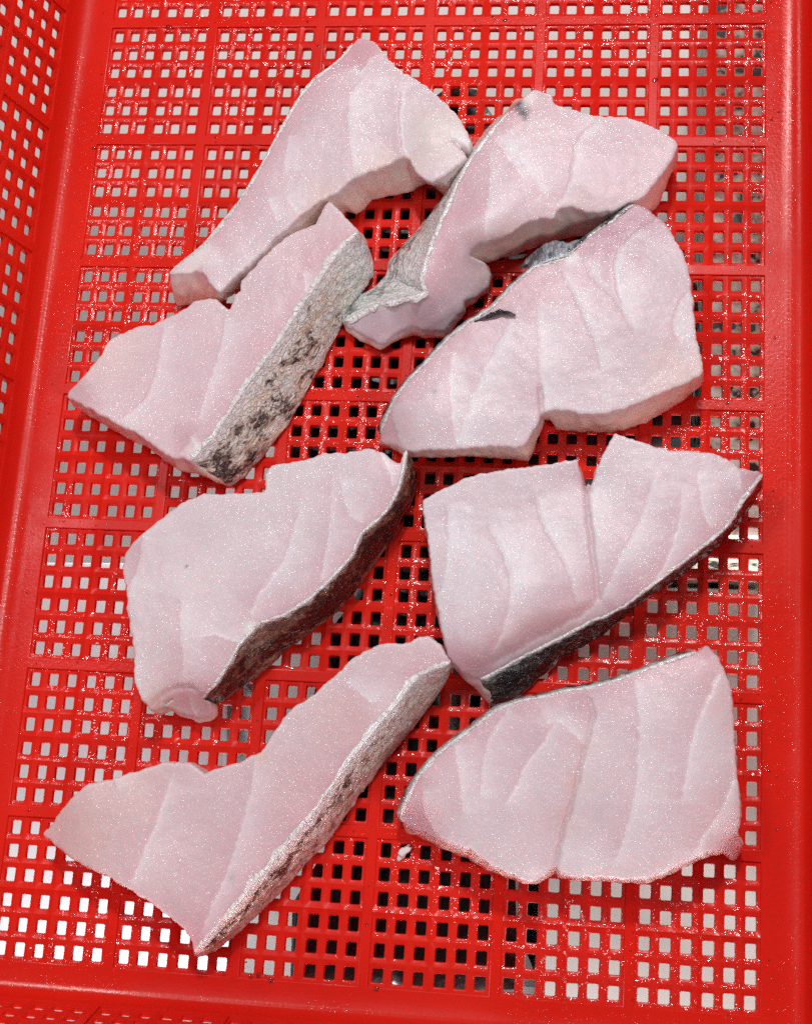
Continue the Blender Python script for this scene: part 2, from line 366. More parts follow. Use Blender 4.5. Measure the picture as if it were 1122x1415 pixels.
'bottom':[[100.7,86.2],[104.6,83.1],[107.8,79.9],[111.8,72.3],[115.7,65.4],[117.8,55.8],[119.1,47.6],[119.9,38.1],[121.3,27.4],[123.3,18.7],[123.8,14.8],[122.5,14.3],[115.6,7.3],[109.4,3.1],[101.9,-1.9],[93.1,-5.5],[85.4,-6.4],[76.5,-6.4],[68.8,-6.2],[64.3,-5.7],[62.2,-1.7],[59.3,-1.3],[56.7,-9.3],[55.3,-16.1],[53.3,-20.2],[44.9,-19.4],[37.1,-19.1],[28.0,-18.6],[16.3,-19.4],[8.5,-19.7],[1.9,-19.4],[-4.6,-16.3],[-10.3,-14.3],[-9.4,-13.0],[-6.7,-7.8],[-3.9,-3.1],[-1.4,1.0],[2.7,7.2],[8.7,14.1],[14.0,21.0],[20.6,28.7],[29.2,35.7],[36.6,41.3],[42.6,49.0],[48.8,55.4],[52.4,58.9],[60.0,61.6],[66.3,64.3],[71.2,69.7],[76.2,74.6],[84.9,81.1],[94.3,88.9]],'skin':[33,51],'ctrl':[[26.4,-4.6,24.0],[75.4,23.3,24.0],[99.6,50.5,25.0],[2.6,-12.6,22.0]],'creases':[[[[62.6,60.4],[68.2,49.1],[75.0,35.4],[80.4,23.4],[82.7,11.6]],0.8,0.4,0.6,0.8],[[[72.7,64.7],[76.9,53.2],[86.0,46.3],[91.3,36.9],[96.5,27.7]],0.9,0.6,0.3,0.5],[[[99.0,79.0],[87.8,68.8],[86.2,60.3],[87.1,50.4],[91.2,39.5]],0.9,0.6,0.7,-1.2],[[[55.1,43.5],[55.8,25.7],[57.0,13.6],[57.7,3.1],[59.1,-6.1]],0.7,0.5,0.3,0.3],[[[57.7,5.7],[58.4,-2.2],[59.4,-7.4]],1.0,2.0,0.0,0],[[[44.5,36.5],[37.8,19.9],[34.4,11.7],[28.9,-3.2],[25.4,-21.6]],0.7,0.3,0.6,0.3],[[[21.1,21.0],[19.5,5.7],[22.4,-10.2],[24.8,-21.6]],0.6,0.25,0.6,-0.2],[[[117.2,48.9],[112.4,41.8],[111.3,33.6],[113.9,27.1]],0.7,0.4,0.8,-0.4],[[[-3.5,-3.1],[-2.8,-11.4],[1.5,-20.7]],0.5,0.5,0.7,0.5]],'tints':[[81.5,68.9,17,(0.55,0.3,0.37),0.75],[92.6,80.4,14,(0.52,0.28,0.35),0.75],[56.5,53.3,16,(0.7,0.43,0.48),0.6],[24.9,22.4,12,(0.74,0.5,0.55),0.5],[74.1,60.4,12,(0.6,0.36,0.42),0.5],[114.3,8.6,18,(0.82,0.55,0.42),0.3],[14.1,1.7,1.2,(0.3,0.25,0.25),0.8],[68.9,62.5,4,(0.95,0.93,0.93),0.6],[102.7,84.8,9,(0.5,0.25,0.32),0.6]]},
'five':{'top':[[-79.7,-44.8,23],[-75.1,-45.2,23],[-65.9,-44.3,23],[-55.0,-43.4,23],[-54.6,-35.7,23],[-52.6,-32.1,23],[-45.3,-30.5,23],[-38.5,-29.3,23],[-31.8,-26.1,23],[-21.6,-25.5,23],[-16.0,-23.9,23],[-11.4,-23.5,23],[-6.2,-25.3,23],[-1.4,-28.4,23],[1.4,-29.2,23],[3.2,-23.0,20.0],[2.8,-32.7,23],[1.1,-40.9,23],[-1.8,-47.9,23],[-6.4,-53.9,23],[-12.7,-59.9,23],[-15.9,-69.1,23],[-22.0,-77.3,23],[-28.2,-84.3,23],[-34.4,-90.2,23],[-41.8,-95.0,23],[-51.6,-99.1,23],[-55.6,-103.5,23],[-59.6,-109.2,23],[-64.2,-119.4,23],[-68.1,-125.1,23],[-73.4,-129.9,20.0],[-70.8,-131.1,14.0],[-70.6,-134.3,9.0],[-74.2,-137.0,7.0],[-78.8,-136.9,7.0],[-85.4,-135.0,9.0],[-90.5,-133.1,12.0],[-86.5,-130.6,17.0],[-92.0,-134.9,18.0],[-94.2,-135.6,18.0],[-97.9,-131.0,23],[-101.1,-124.5,23],[-101.9,-115.7,23],[-104.9,-104.6,23],[-107.4,-95.6,23],[-108.8,-87.7,23],[-111.9,-79.1,20.0],[-111.9,-72.1,20.0],[-108.1,-66.9,23],[-101.3,-60.2,23],[-95.0,-54.7,23],[-88.6,-49.2,23],[-83.0,-46.7,23]],
'bottom':[[-79.7,-44.8],[-75.1,-45.2],[-65.9,-44.3],[-55.0,-43.4],[-54.6,-35.7],[-52.6,-32.1],[-45.3,-30.5],[-38.5,-29.3],[-31.8,-26.1],[-21.6,-25.5],[-16.0,-23.9],[-11.4,-23.5],[-6.2,-25.3],[-1.4,-28.4],[1.4,-29.2],[3.3,-23.4],[5.2,-32.5],[4.3,-39.1],[1.1,-46.4],[-0.2,-52.4],[-6.0,-60.9],[-12.2,-71.1],[-17.3,-80.1],[-23.6,-87.9],[-30.7,-94.0],[-37.4,-100.1],[-44.6,-106.2],[-50.2,-112.2],[-55.5,-117.6],[-63.8,-123.7],[-69.5,-128.5],[-75.2,-129.7],[-70.8,-131.1],[-70.6,-134.3],[-74.2,-137.0],[-78.8,-136.9],[-85.4,-135.0],[-90.5,-133.1],[-86.5,-130.6],[-92.0,-134.9],[-94.2,-135.6],[-97.9,-131.0],[-101.1,-124.5],[-101.9,-115.7],[-104.9,-104.6],[-107.4,-95.6],[-108.8,-87.7],[-111.9,-79.1],[-111.9,-72.1],[-108.1,-66.9],[-101.3,-60.2],[-95.0,-54.7],[-88.6,-49.2],[-83.0,-46.7]],'skin':[15,31],'ctrl':[[-78.9,-81.2,25.0],[-35.5,-62.1,24.0],[-82.2,-131.1,14.0],[-86.9,-120.3,22.0],[-73.4,-130.5,13.0],[-79.4,-128.6,17.0],[-76.3,-124.3,22.0]],'creases':[[[[-39.1,-47.1],[-41.2,-61.2],[-42.5,-71.6],[-49.4,-82.2],[-54.3,-91.3],[-54.9,-98.0]],0.8,0.5,0.5,0.7],[[[-25.9,-35.0],[-25.3,-55.9],[-25.9,-69.7],[-28.4,-81.0]],0.6,0.3,0.6,0.3],[[[-22.9,-36.1],[-20.9,-46.6],[-17.1,-53.3],[-12.4,-55.9]],0.6,0.3,0.5,0],[[[-6.8,-25.4],[-2.7,-33.1],[-0.6,-39.9]],0.5,0.3,0.9,0],[[[-84.7,-90.6],[-83.2,-104.1],[-80.5,-115.0],[-81.1,-124.3]],0.8,0.3,0.85,0.3],[[[-104.4,-64.4],[-104.1,-73.5],[-107.7,-86.4]],0.8,0.3,0.4,0.5],[[[-74.9,-106.6],[-68.5,-105.1],[-61.9,-106.2],[-57.5,-107.5]],0.7,-0.6,1,0],[[[-91.3,-130.5],[-85.9,-126.7],[-78.9,-125.5],[-75.5,-127.1]],1.0,1.2,0.1,0.8],[[[-79.4,-129.1],[-79.1,-133.4],[-77.3,-135.7]],0.6,0.3,0.8,0]],'tints':[[-48.5,-95.4,13,(0.72,0.45,0.5),0.55],[-19.0,-73.8,10,(0.74,0.47,0.52),0.5],[-71.8,-116.8,16,(0.72,0.47,0.52),0.55],[-85.0,-128.4,12,(0.72,0.45,0.47),0.6],[-90.5,-132.9,7,(0.82,0.55,0.42),0.5],[-77.6,-92.6,30,(0.84,0.74,0.75),0.5],[-83.7,-77.0,0.7,(0.1,0.1,0.1),0.9],[-52.4,-102.7,3.4,(0.95,0.93,0.93),0.9],[-54.7,-101.2,3,(0.95,0.93,0.93),0.8],[-52.9,-104.4,1.8,(0.2,0.2,0.22),0.85],[-56.3,-110.1,2.2,(0.25,0.25,0.28),0.7],[0.2,-28.6,7,(0.72,0.45,0.5),0.6]],'rimb':[[-53.4,-103.7,5.0,1.8]]},
'six':{'top':[[11.7,-45.1,23],[19.1,-40.2,23],[29.1,-34.5,23],[40.5,-31.5,23],[53.2,-29.1,23],[63.3,-27.4,23],[73.4,-25.5,23],[75.1,-29.0,23],[77.3,-34.9,23],[78.6,-34.3,15.0],[79.9,-35.8,23],[82.4,-27.5,23],[85.9,-19.4,23],[89.5,-14.1,23],[97.2,-16.3,23],[109.9,-20.0,23],[122.4,-20.3,23],[129.8,-21.3,23],[134.8,-23.8,23],[139.8,-27.0,23],[145.4,-27.5,23],[148.3,-28.4,19.0],[143.6,-36.0,23],[138.7,-44.0,23],[135.1,-50.6,23],[129.1,-56.6,23],[120.6,-64.0,23],[111.0,-72.0,23],[103.8,-78.1,23],[96.6,-83.4,20.0],[89.4,-87.8,18.0],[82.1,-90.9,16.0],[72.3,-96.7,14.0],[62.4,-102.1,13.0],[52.6,-107.4,12.0],[44.0,-112.9,12.0],[38.5,-115.7,12.0],[31.8,-114.2,16.0],[27.1,-110.0,20.0],[24.9,-105.0,23],[22.6,-97.5,23],[20.1,-88.6,23],[18.4,-81.0,23],[16.6,-72.0,23],[14.6,-60.3,23],[12.8,-52.4,23]],
'bottom':[[11.7,-45.1],[19.1,-40.2],[29.1,-34.5],[40.5,-31.5],[53.2,-29.1],[63.3,-27.4],[73.4,-25.5],[75.1,-29.0],[77.3,-34.9],[78.6,-34.3],[79.9,-35.8],[82.4,-27.5],[85.9,-19.4],[89.5,-14.1],[97.2,-16.3],[109.9,-20.0],[122.4,-20.3],[129.8,-21.3],[134.8,-23.8],[139.8,-27.0],[145.4,-27.5],[147.7,-30.7],[145.2,-35.1],[139.9,-44.7],[135.2,-49.6],[129.6,-55.8],[121.6,-62.7],[112.3,-71.0],[107.1,-73.2],[98.6,-80.8],[92.8,-87.6],[86.3,-93.1],[77.5,-98.7],[70.1,-104.2],[61.5,-112.4],[54.2,-120.2],[42.7,-125.2],[31.8,-114.2],[27.1,-110.0],[24.9,-105.0],[22.6,-97.5],[20.1,-88.6],[18.4,-81.0],[16.6,-72.0],[14.6,-60.3],[12.8,-52.4]],'skin':[21,36],'ctrl':[[36.9,-80.6,25.0],[67.5,-66.3,24.0],[50.3,-102.4,22.0],[38.1,-109.5,20.0],[68.5,-92.7,22.0],[76.9,-86.0,22.0],[110.5,-51.8,24.0],[86.7,-82.8,21.0],[33.2,-108.2,22.0]],'creases':[[[[76.0,-26.3],[78.3,-37.7],[80.2,-56.7],[83.2,-72.2],[84.2,-83.0]],1.0,1.6,0.15,0.3],[[[77.1,-28.7],[78.7,-37.0]],1.3,4,0.0,0],[[[57.6,-41.5],[60.6,-53.3],[68.7,-66.3],[74.1,-77.8],[76.3,-87.1]],0.8,0.5,0.4,0.8],[[[39.1,-54.2],[46.2,-67.3],[50.7,-79.2],[48.9,-95.5],[42.9,-107.3]],0.8,0.4,0.7,0.7],[[[22.7,-46.7],[23.2,-65.3],[22.7,-78.3],[20.0,-86.1]],0.8,0.4,0.4,0.7],[[[105.1,-32.1],[100.5,-49.5],[93.5,-64.1],[88.9,-75.6],[85.5,-84.0]],0.8,0.5,0.4,0.6],[[[116.4,-37.2],[115.4,-52.9],[110.9,-68.4],[105.0,-77.3]],0.7,0.3,0.6,0.4],[[[122.5,-29.1],[123.9,-43.5],[127.8,-52.3]],0.6,0.3,0.6,0],[[[139.9,-36.3],[139.2,-29.7],[137.3,-25.8]],0.5,0.2,0.8,0],[[[85.5,-82.9],[79.5,-89.0],[72.2,-93.1],[56.3,-102.4],[41.7,-111.7]],0.9,0.7,0.1,0.6]],'tints':[[84.2,-81.8,8,(0.55,0.22,0.28),0.7],[81.9,-86.6,9,(0.62,0.3,0.34),0.65],[68.6,-95.7,12,(0.68,0.36,0.38),0.6],[52.7,-104.5,12,(0.66,0.38,0.42),0.55],[34.3,-113.0,12,(0.62,0.35,0.42),0.6],[98.9,-79.9,10,(0.7,0.42,0.47),0.5],[91.7,-84.8,9,(0.62,0.34,0.42),0.6],[77.9,-32.3,5,(0.55,0.33,0.42),0.8],[130.2,-52.2,8,(0.74,0.48,0.54),0.5],[20.2,-58.8,14,(0.8,0.78,0.84),0.5],[45.3,-74.0,18,(0.82,0.79,0.84),0.4]]},
'seven':{'top':[[11.6,-102.0,20],[17.6,-100.6,20],[22.7,-104.5,20],[25.6,-108.5,20],[26.9,-110.8,20],[18.5,-114.6,20],[12.7,-118.6,20],[7.2,-127.1,20],[1.7,-134.1,20],[-5.1,-143.4,20],[-11.9,-153.3,20],[-18.5,-164.0,20],[-25.1,-174.5,20],[-31.8,-183.6,20],[-38.5,-192.6,20],[-43.8,-199.3,20],[-50.4,-209.0,20],[-58.4,-218.6,20],[-65.4,-226.9,17.0],[-67.0,-228.7,14.0],[-67.7,-224.9,17.0],[-71.6,-220.2,20],[-79.8,-214.4,20],[-89.4,-209.4,20],[-95.8,-206.2,20],[-107.1,-201.2,20],[-119.5,-196.7,17.0],[-129.0,-191.3,14.0],[-135.2,-187.6,12.0],[-131.5,-184.1,14.0],[-125.6,-176.6,18.0],[-121.6,-172.0,20],[-116.0,-167.3,20],[-104.0,-163.6,20],[-93.6,-159.6,20],[-84.6,-156.6,20],[-75.4,-156.5,20],[-68.9,-160.2,20],[-64.5,-158.4,20],[-55.6,-155.0,20],[-48.3,-151.6,20],[-46.2,-150.0,20],[-41.6,-141.6,20],[-36.3,-133.1,20],[-27.6,-126.6,20],[-19.2,-117.9,20],[-12.1,-110.7,20],[-1.9,-104.9,20],[10.2,-103.6,20]],
'bottom':[[11.6,-102.0],[17.6,-100.6],[22.7,-104.5],[25.6,-108.5],[24.7,-112.6],[19.3,-122.9],[13.0,-132.5],[7.4,-140.4],[1.3,-148.3],[-5.0,-157.7],[-9.1,-164.0],[-14.6,-173.3],[-21.4,-184.1],[-28.4,-191.4],[-35.3,-200.7],[-40.9,-206.9],[-47.8,-214.6],[-56.2,-222.4],[-63.5,-229.1],[-69.1,-231.3],[-67.7,-224.9],[-71.6,-220.2],[-79.8,-214.4],[-89.4,-209.4],[-95.8,-206.2],[-107.1,-201.2],[-119.5,-196.7],[-129.0,-191.3],[-135.2,-187.6],[-131.5,-184.1],[-125.6,-176.6],[-121.6,-172.0],[-116.0,-167.3],[-104.0,-163.6],[-93.6,-159.6],[-84.6,-156.6],[-75.4,-156.5],[-68.9,-160.2],[-64.5,-158.4],[-55.6,-155.0],[-48.3,-151.6],[-46.2,-150.0],[-41.6,-141.6],[-36.3,-133.1],[-27.6,-126.6],[-19.2,-117.9],[-12.1,-110.7],[-1.9,-104.9],[10.2,-103.6]],'skin':[4,18],'ctrl':[[-89.1,-185.6,20.0],[-31.3,-153.0,21.0],[-56.7,-205.1,20.0],[-112.9,-179.7,20.0]],'creases':[[[[-82.4,-163.2],[-84.3,-173.6],[-87.5,-185.5],[-90.8,-195.8],[-94.3,-206.1]],1.1,0.5,0.85,0.5],[[[-48.2,-153.1],[-49.7,-168.7],[-52.5,-186.3],[-57.0,-202.3],[-60.5,-211.0],[-64.3,-224.0]],0.7,0.3,0.4,0.5],[[[-14.4,-120.7],[-8.0,-124.9],[-3.2,-129.2]],0.5,0.2,0.6,0],[[[-105.5,-163.7],[-103.6,-168.8]],0.5,0.6,0,0]],'tints':[[-118.6,-188.7,26,(0.8,0.64,0.58),0.45],[-97.3,-167.0,16,(0.84,0.66,0.6),0.45],[-30.3,-166.1,14,(0.76,0.5,0.52),0.45],[-14.7,-135.7,14,(0.8,0.55,0.53),0.45],[-64.3,-221.1,9,(0.66,0.42,0.48),0.6],[-104.3,-166.6,1.5,(0.55,0.33,0.25),0.7],[-54.2,-200.0,1.8,(0.3,0.3,0.32),0.6],[-87.8,-189.6,1.2,(0.55,0.33,0.25),0.6],[-46.4,-152.3,3,(0.82,0.55,0.42),0.6],[2.7,-127.4,10,(0.95,0.93,0.93),0.3]]},
'eight':{'top':[[127.0,-99.6,20.0],[131.0,-103.5,24],[134.7,-111.4,24],[137.2,-119.9,24],[138.0,-134.5,24],[139.3,-150.0,24],[141.0,-163.0,24],[140.5,-171.0,20.0],[142.7,-175.0,9.0],[140.3,-180.0,7.0],[135.5,-177.9,17.0],[129.7,-179.1,24],[123.8,-181.6,24],[115.7,-186.1,24],[106.4,-190.2,24],[94.6,-191.0,24],[82.8,-190.9,24],[73.8,-190.3,24],[71.8,-187.8,18.0],[68.4,-190.9,24],[62.6,-194.1,24],[54.0,-191.2,24],[46.7,-188.7,24],[39.1,-183.8,24],[27.6,-180.7,20.0],[20.7,-178.0,14.0],[13.2,-176.4,10.0],[10.8,-174.0,12.0],[10.6,-170.6,16.0],[14.2,-162.8,21.0],[18.4,-155.5,24],[23.6,-149.1,24],[30.6,-142.6,24],[39.0,-136.0,24],[46.1,-130.0,24],[53.4,-126.6,24],[61.9,-124.3,24],[71.7,-121.3,24],[82.6,-118.9,24],[92.3,-115.9,24],[102.0,-111.7,24],[111.6,-107.5,24],[118.9,-104.7,24],[123.7,-102.6,24]],
'bottom':[[127.0,-99.6],[131.0,-103.5],[134.7,-111.4],[137.2,-119.9],[138.0,-134.5],[139.3,-150.0],[141.0,-163.0],[140.5,-171.0],[142.7,-175.0],[140.3,-180.0],[135.5,-177.9],[130.3,-179.2],[124.2,-182.0],[116.4,-186.4],[107.3,-190.9],[95.1,-191.3],[82.7,-191.2],[73.4,-190.6],[71.5,-189.6],[67.9,-191.3],[61.8,-194.1],[51.7,-192.1],[44.1,-190.1],[36.3,-186.2],[24.7,-182.3],[18.4,-179.4],[11.8,-177.0],[10.8,-174.0],[10.6,-170.6],[14.2,-162.8],[18.4,-155.5],[23.6,-149.1],[30.6,-142.6],[39.0,-136.0],[46.1,-130.0],[53.4,-126.6],[61.9,-124.3],[71.7,-121.3],[82.6,-118.9],[92.3,-115.9],[102.0,-111.7],[111.6,-107.5],[118.9,-104.7],[123.7,-102.6]],'skin':[27,43],'ctrl':[[45.4,-163.8,25.0],[105.3,-148.5,26.0],[129.6,-170.6,23.0],[22.1,-167.4,23.0]],'creases':[[[[82.8,-123.9],[84.5,-130.0],[81.0,-142.4],[79.1,-155.7],[75.9,-167.8],[72.7,-179.8],[71.9,-188.2]],1.0,1.7,0.0,0.2],[[[99.0,-115.7],[101.7,-126.8],[101.8,-151.1],[98.7,-170.3],[93.3,-187.0]],0.8,0.5,0.7,0.9],[[[132.3,-110.4],[127.5,-121.9],[121.7,-136.8],[119.6,-153.8],[118.6,-162.1]],0.8,0.5,0.8,0.9],[[[138.7,-150.1],[134.0,-161.2],[127.2,-173.2],[122.6,-180.5]],0.9,0.5,0.6,0.7],[[[52.2,-127.9],[45.2,-136.9],[42.2,-149.4],[41.8,-164.0]],0.8,0.5,0.5,-0.6],[[[30.7,-143.8],[33.4,-156.1],[36.1,-171.6]],0.6,0.3,0.6,0.3],[[[70.8,-130.6],[66.3,-140.7],[59.3,-148.4],[56.1,-158.3],[51.6,-165.8]],0.8,0.4,0.7,0.5],[[[19.3,-160.3],[19.5,-169.7],[24.8,-179.0],[36.6,-183.4]],0.6,0.4,0.6,0.6],[[[66.1,-134.6],[70.8,-131.9],[77.2,-137.7],[81.0,-141.1]],0.6,0.3,0.9,0]],'tints':[[84.0,-123.8,9,(0.55,0.28,0.34),0.75],[81.0,-141.1,5,(0.74,0.5,0.42),0.5],[78.5,-155.7,5,(0.72,0.5,0.42),0.5],[74.8,-170.2,5,(0.72,0.5,0.42),0.5],[92.4,-119.7,9,(0.72,0.5,0.55),0.5],[43.9,-134.5,12,(0.64,0.42,0.47),0.55],[18.0,-176.7,9,(0.62,0.3,0.38),0.7],[138.9,-177.7,8,(0.76,0.42,0.46),0.6],[134.8,-122.5,12,(0.8,0.55,0.56),0.5],[134.1,-165.8,16,(0.78,0.55,0.57),0.45],[123.7,-105.8,12,(0.76,0.5,0.53),0.5],[68.5,-133.8,5,(0.95,0.93,0.93),0.5],[10.2,-172.3,6,(0.74,0.5,0.56),0.5]]}}
FLAPS=[('four', 'skin_flap', 'dark grey flap of skin curling off the edge', [[51.7, 59.4, 22.0], [56.2, 60.9, 23.6], [61.3, 62.5, 23.8], [66.3, 64.1, 23.8], [69.8, 67.3, 23.6], [73.1, 70.9, 23.4], [76.4, 74.6, 23.0]], [[45.6, 62.0, 16.0], [51.2, 67.9, 18.0], [56.3, 71.8, 19.0], [60.8, 73.1, 20.0], [66.6, 71.8, 21.0], [71.7, 73.0, 22.0], [75.9, 76.0, 22.0]]), ('four', 'skin_shred', 'thin dark shred of skin lying over the cut face', [[28.7, 33.6, 23.0], [35.1, 35.2, 24.4], [40.1, 36.8, 24.8], [43.3, 36.4, 24.8], [46.2, 36.1, 24.8]], [[28.6, 34.6, 22.0], [34.4, 37.0, 24.4], [39.4, 39.1, 24.8], [42.6, 38.6, 24.8], [45.9, 36.9, 24.8]]), ('four', 'skin_flap', 'dark skin edge at the top corner', [[76.4, 74.6, 23.2], [81.2, 77.9, 23.3], [86.2, 81.6, 23.3], [91.2, 86.0, 23.2]], [[75.5, 76.4, 21.0], [79.8, 80.2, 21.0], [85.5, 83.9, 21.0], [90.9, 87.5, 21.5]]), ('eight', 'skin_flap', 'dark skin edge showing above the white rim', [[78.4, -119.8, 23.5], [85.1, -118.2, 23.6], [91.1, -116.3, 23.6], [96.6, -114.2, 23.6], [101.4, -112.2, 23.5]], [[78.1, -118.7, 21.0], [84.4, -116.2, 20.0], [91.1, -114.1, 20.0], [97.2, -112.1, 20.0], [101.8, -111.0, 21.0]]), ('eight', 'skin_flap', 'dark skin edge showing above the white rim', [[44.9, -130.9, 23.4], [49.7, -128.4, 23.5], [54.6, -126.2, 23.5], [59.4, -124.7, 23.4]], [[44.0, -129.2, 20.0], [48.8, -126.3, 19.0], [53.6, -124.1, 19.0], [59.0, -123.4, 21.0]])]

# ------------------------------------------------------------------ what lies below the basket
GZ = -0.22
g = mesh_obj('ground', mk_mesh('ground', [(-4, -4, GZ), (4, -4, GZ), (4, 4, GZ), (-4, 4, GZ)], [(0, 1, 2, 3)]),
             mat_plain('grey_floor', (0.60, 0.585, 0.56), 0.5, 0.06, 6))
g['kind'] = 'structure'


def slab(name, pts, z0, z1, mat, bev=4):
    """a board: outline in mm, bevelled edge"""
    n = len(pts)
    v, f = [], []
    cx = sum(p[0] for p in pts) / n
    cy = sum(p[1] for p in pts) / n
    for (inset, z) in ((0, z0), (0, z1 - bev), (bev * 0.35, z1 - bev * 0.3), (bev, z1)):
        for (x, y) in pts:
            d = math.hypot(x - cx, y - cy)
            v.append(((x - (x - cx) / d * inset) * MM, (y - (y - cy) / d * inset) * MM, z * MM))
    for k in range(3):
        for i in range(n):
            j = (i + 1) % n
            f.append((k * n + i, k * n + j, k * n + n + j, k * n + n + i))
    f.append(tuple(range(3 * n, 4 * n)))
    f.append(tuple(reversed(range(n))))
    return mesh_obj(name, mk_mesh(name, v, f, True, 35), mat)


lw = slab('white_board', [(-330, -258), (-108, -246), (-98, -170), (-104, -97), (-161, -36), (-330, -42)][::1], -219, -150,
          mat_plain('white_foam', (0.86, 0.88, 0.90), 0.45, 0.02))
lw['label'] = 'bright white board showing through the lower left holes of the basket'
lw['category'] = 'board'
rw = slab('cream_board', [(62, -330), (330, -330), (330, -35), (90, -38), (24, -40), (28, -80), (60, -183)], -219, -150,
          mat_plain('cream_board_face', (0.66, 0.63, 0.585), 0.45, 0.05))
rw['label'] = 'pale cream board showing through the lower right holes of the basket'
rw['category'] = 'board'

ms = slab('beige_mat', [(128, -34), (166, -34), (170, 300), (132, 300)][::1], -219, -60,
          None, 3)
_k = NT('stained_beige_mat')
_p = _k.pos()
_n = _k.tex('noise', 95, _p, Detail=3, Roughness=0.6)
_k.l(_k.ramp(_n.outputs[0], [(0.40, (0.012, 0.011, 0.010)), (0.455, (0.30, 0.26, 0.20)), (0.60, (0.56, 0.53, 0.47))]).outputs[0], _k.b.inputs['Base Color'])
_k.b.inputs['Roughness'].default_value = 0.4
ms.data.materials.append(_k.m)
ms['label'] = 'stained beige mat showing through the holes along the upper right edge'
ms['category'] = 'mat'


def bag():
    pts = [(5, 165), (20, 165), (32, 145), (70, 111), (123, 68), (125, 39), (120, -1), (84, -18), (63, -30), (47, -44), (23, -48), (20, -120), (30, -160),
           (55, -188), (58, -235), (-33, -242), (-35, -208), (-17, -173), (-41, -139), (-33, -121), (-31, -98), (-15, -73),
           (-37, -38), (-61, -9), (-62, 25), (-88, 72), (-94, 84), (-72, 122), (-62, 122), (-12, 151)]
    bnd = []
    for i, (x, y) in enumerate(pts):
        x2, y2 = pts[(i + 1) % len(pts)]
        m = max(1, int(math.hypot(x2 - x, y2 - y) / 8))
        for q in range(m):
            bnd.append((x + (x2 - x) * q / m, y + (y2 - y) * q / m))
    bnd = bnd[::-1]
    inner = []
    B = np.array(bnd)
    for gx in np.arange(-110, 130, 8.0):
        for gy in np.arange(-245, 170, 8.0):
            q = np.array((gx, gy)) + rng.uniform(-2, 2, 2)
            if inside(q[None], B)[0] and np.min(np.hypot(*(B - q).T)) > 4:
                inner.append(tuple(q))
    n = len(bnd)
    vs = [Vector(p) for p in bnd + inner]
    r = geometry.delaunay_2d_cdt(vs, [(i, (i + 1) % n) for i in range(n)], [], 1, 1e-4)
    v = []
    for i, q in enumerate(r[0]):
        x, y = q
        e = 0 if i < n else 1
        z = -9 + 3.5 * noise.noise(Vector((x * .05, y * .05, 3))) * e - (3 if not e else 0)
        v.append((x * MM, y * MM, min(z, -4.6) * MM))
    f = [tuple(t) for t in r[2]]
    m = len(v)
    for k, (zz, o) in enumerate(((-40, 1.01), (-110, .98), (-219.5, 1.03))):
        for i in range(n):
            x, y = bnd[i]
            w = 5 * noise.noise(Vector((x * .04, y * .04, zz * .02)))
            v.append(((x * o + w) * MM, (y * o + w) * MM, zz * MM))
        prev = 0 if k == 0 else m + (k - 1) * n
        cur = m + k * n
        for i in range(n):
            j = (i + 1) % n
            f.append((prev + i, cur + i, cur + j, prev + j))
    o = mesh_obj('black_bag', mk_mesh('black_bag', v, f, True, 50),
                 mat_plain('black_film', (0.008, 0.008, 0.009), 0.32, 0.3, 20, 0.002, 60, 0.35))
    o['label'] = 'black plastic bag bulging under the middle of the red basket'
    o['category'] = 'bag'


def inside(q, P):
    x, y = q[:, 0], q[:, 1]
    r = np.zeros(len(q), bool)
    n = len(P)
    for i in range(n):
        x1, y1 = P[i]
        x2, y2 = P[(i + 1) % n]
        c = ((y1 > y) != (y2 > y)) & (x < (x2 - x1) * (y - y1) / (y2 - y1 + 1e-12) + x1)
        r ^= c
    return r


bag()

# ------------------------------------------------------------------ the red basket
PX, PY, GAP, MID = 8.0, 9.58, 1.40, 0.07
NBX, NBY = 6, 8
PERX, PERY = (5 + MID + GAP) * PX, (5 + MID + GAP) * PY
X0, Y0 = -152.0, 249.1 - 7 * PERY - (5 + MID) * PY      # centre of the first hole (left, front)
basket = thing('plastic_basket', 'red perforated plastic basket holding the raw fish pieces', 'basket', (0, 0, 0))


def centres(n, pitch, mid):
    return [i * pitch + (mid * pitch if (mid and i >= n // 2) else 0) for i in range(n)]


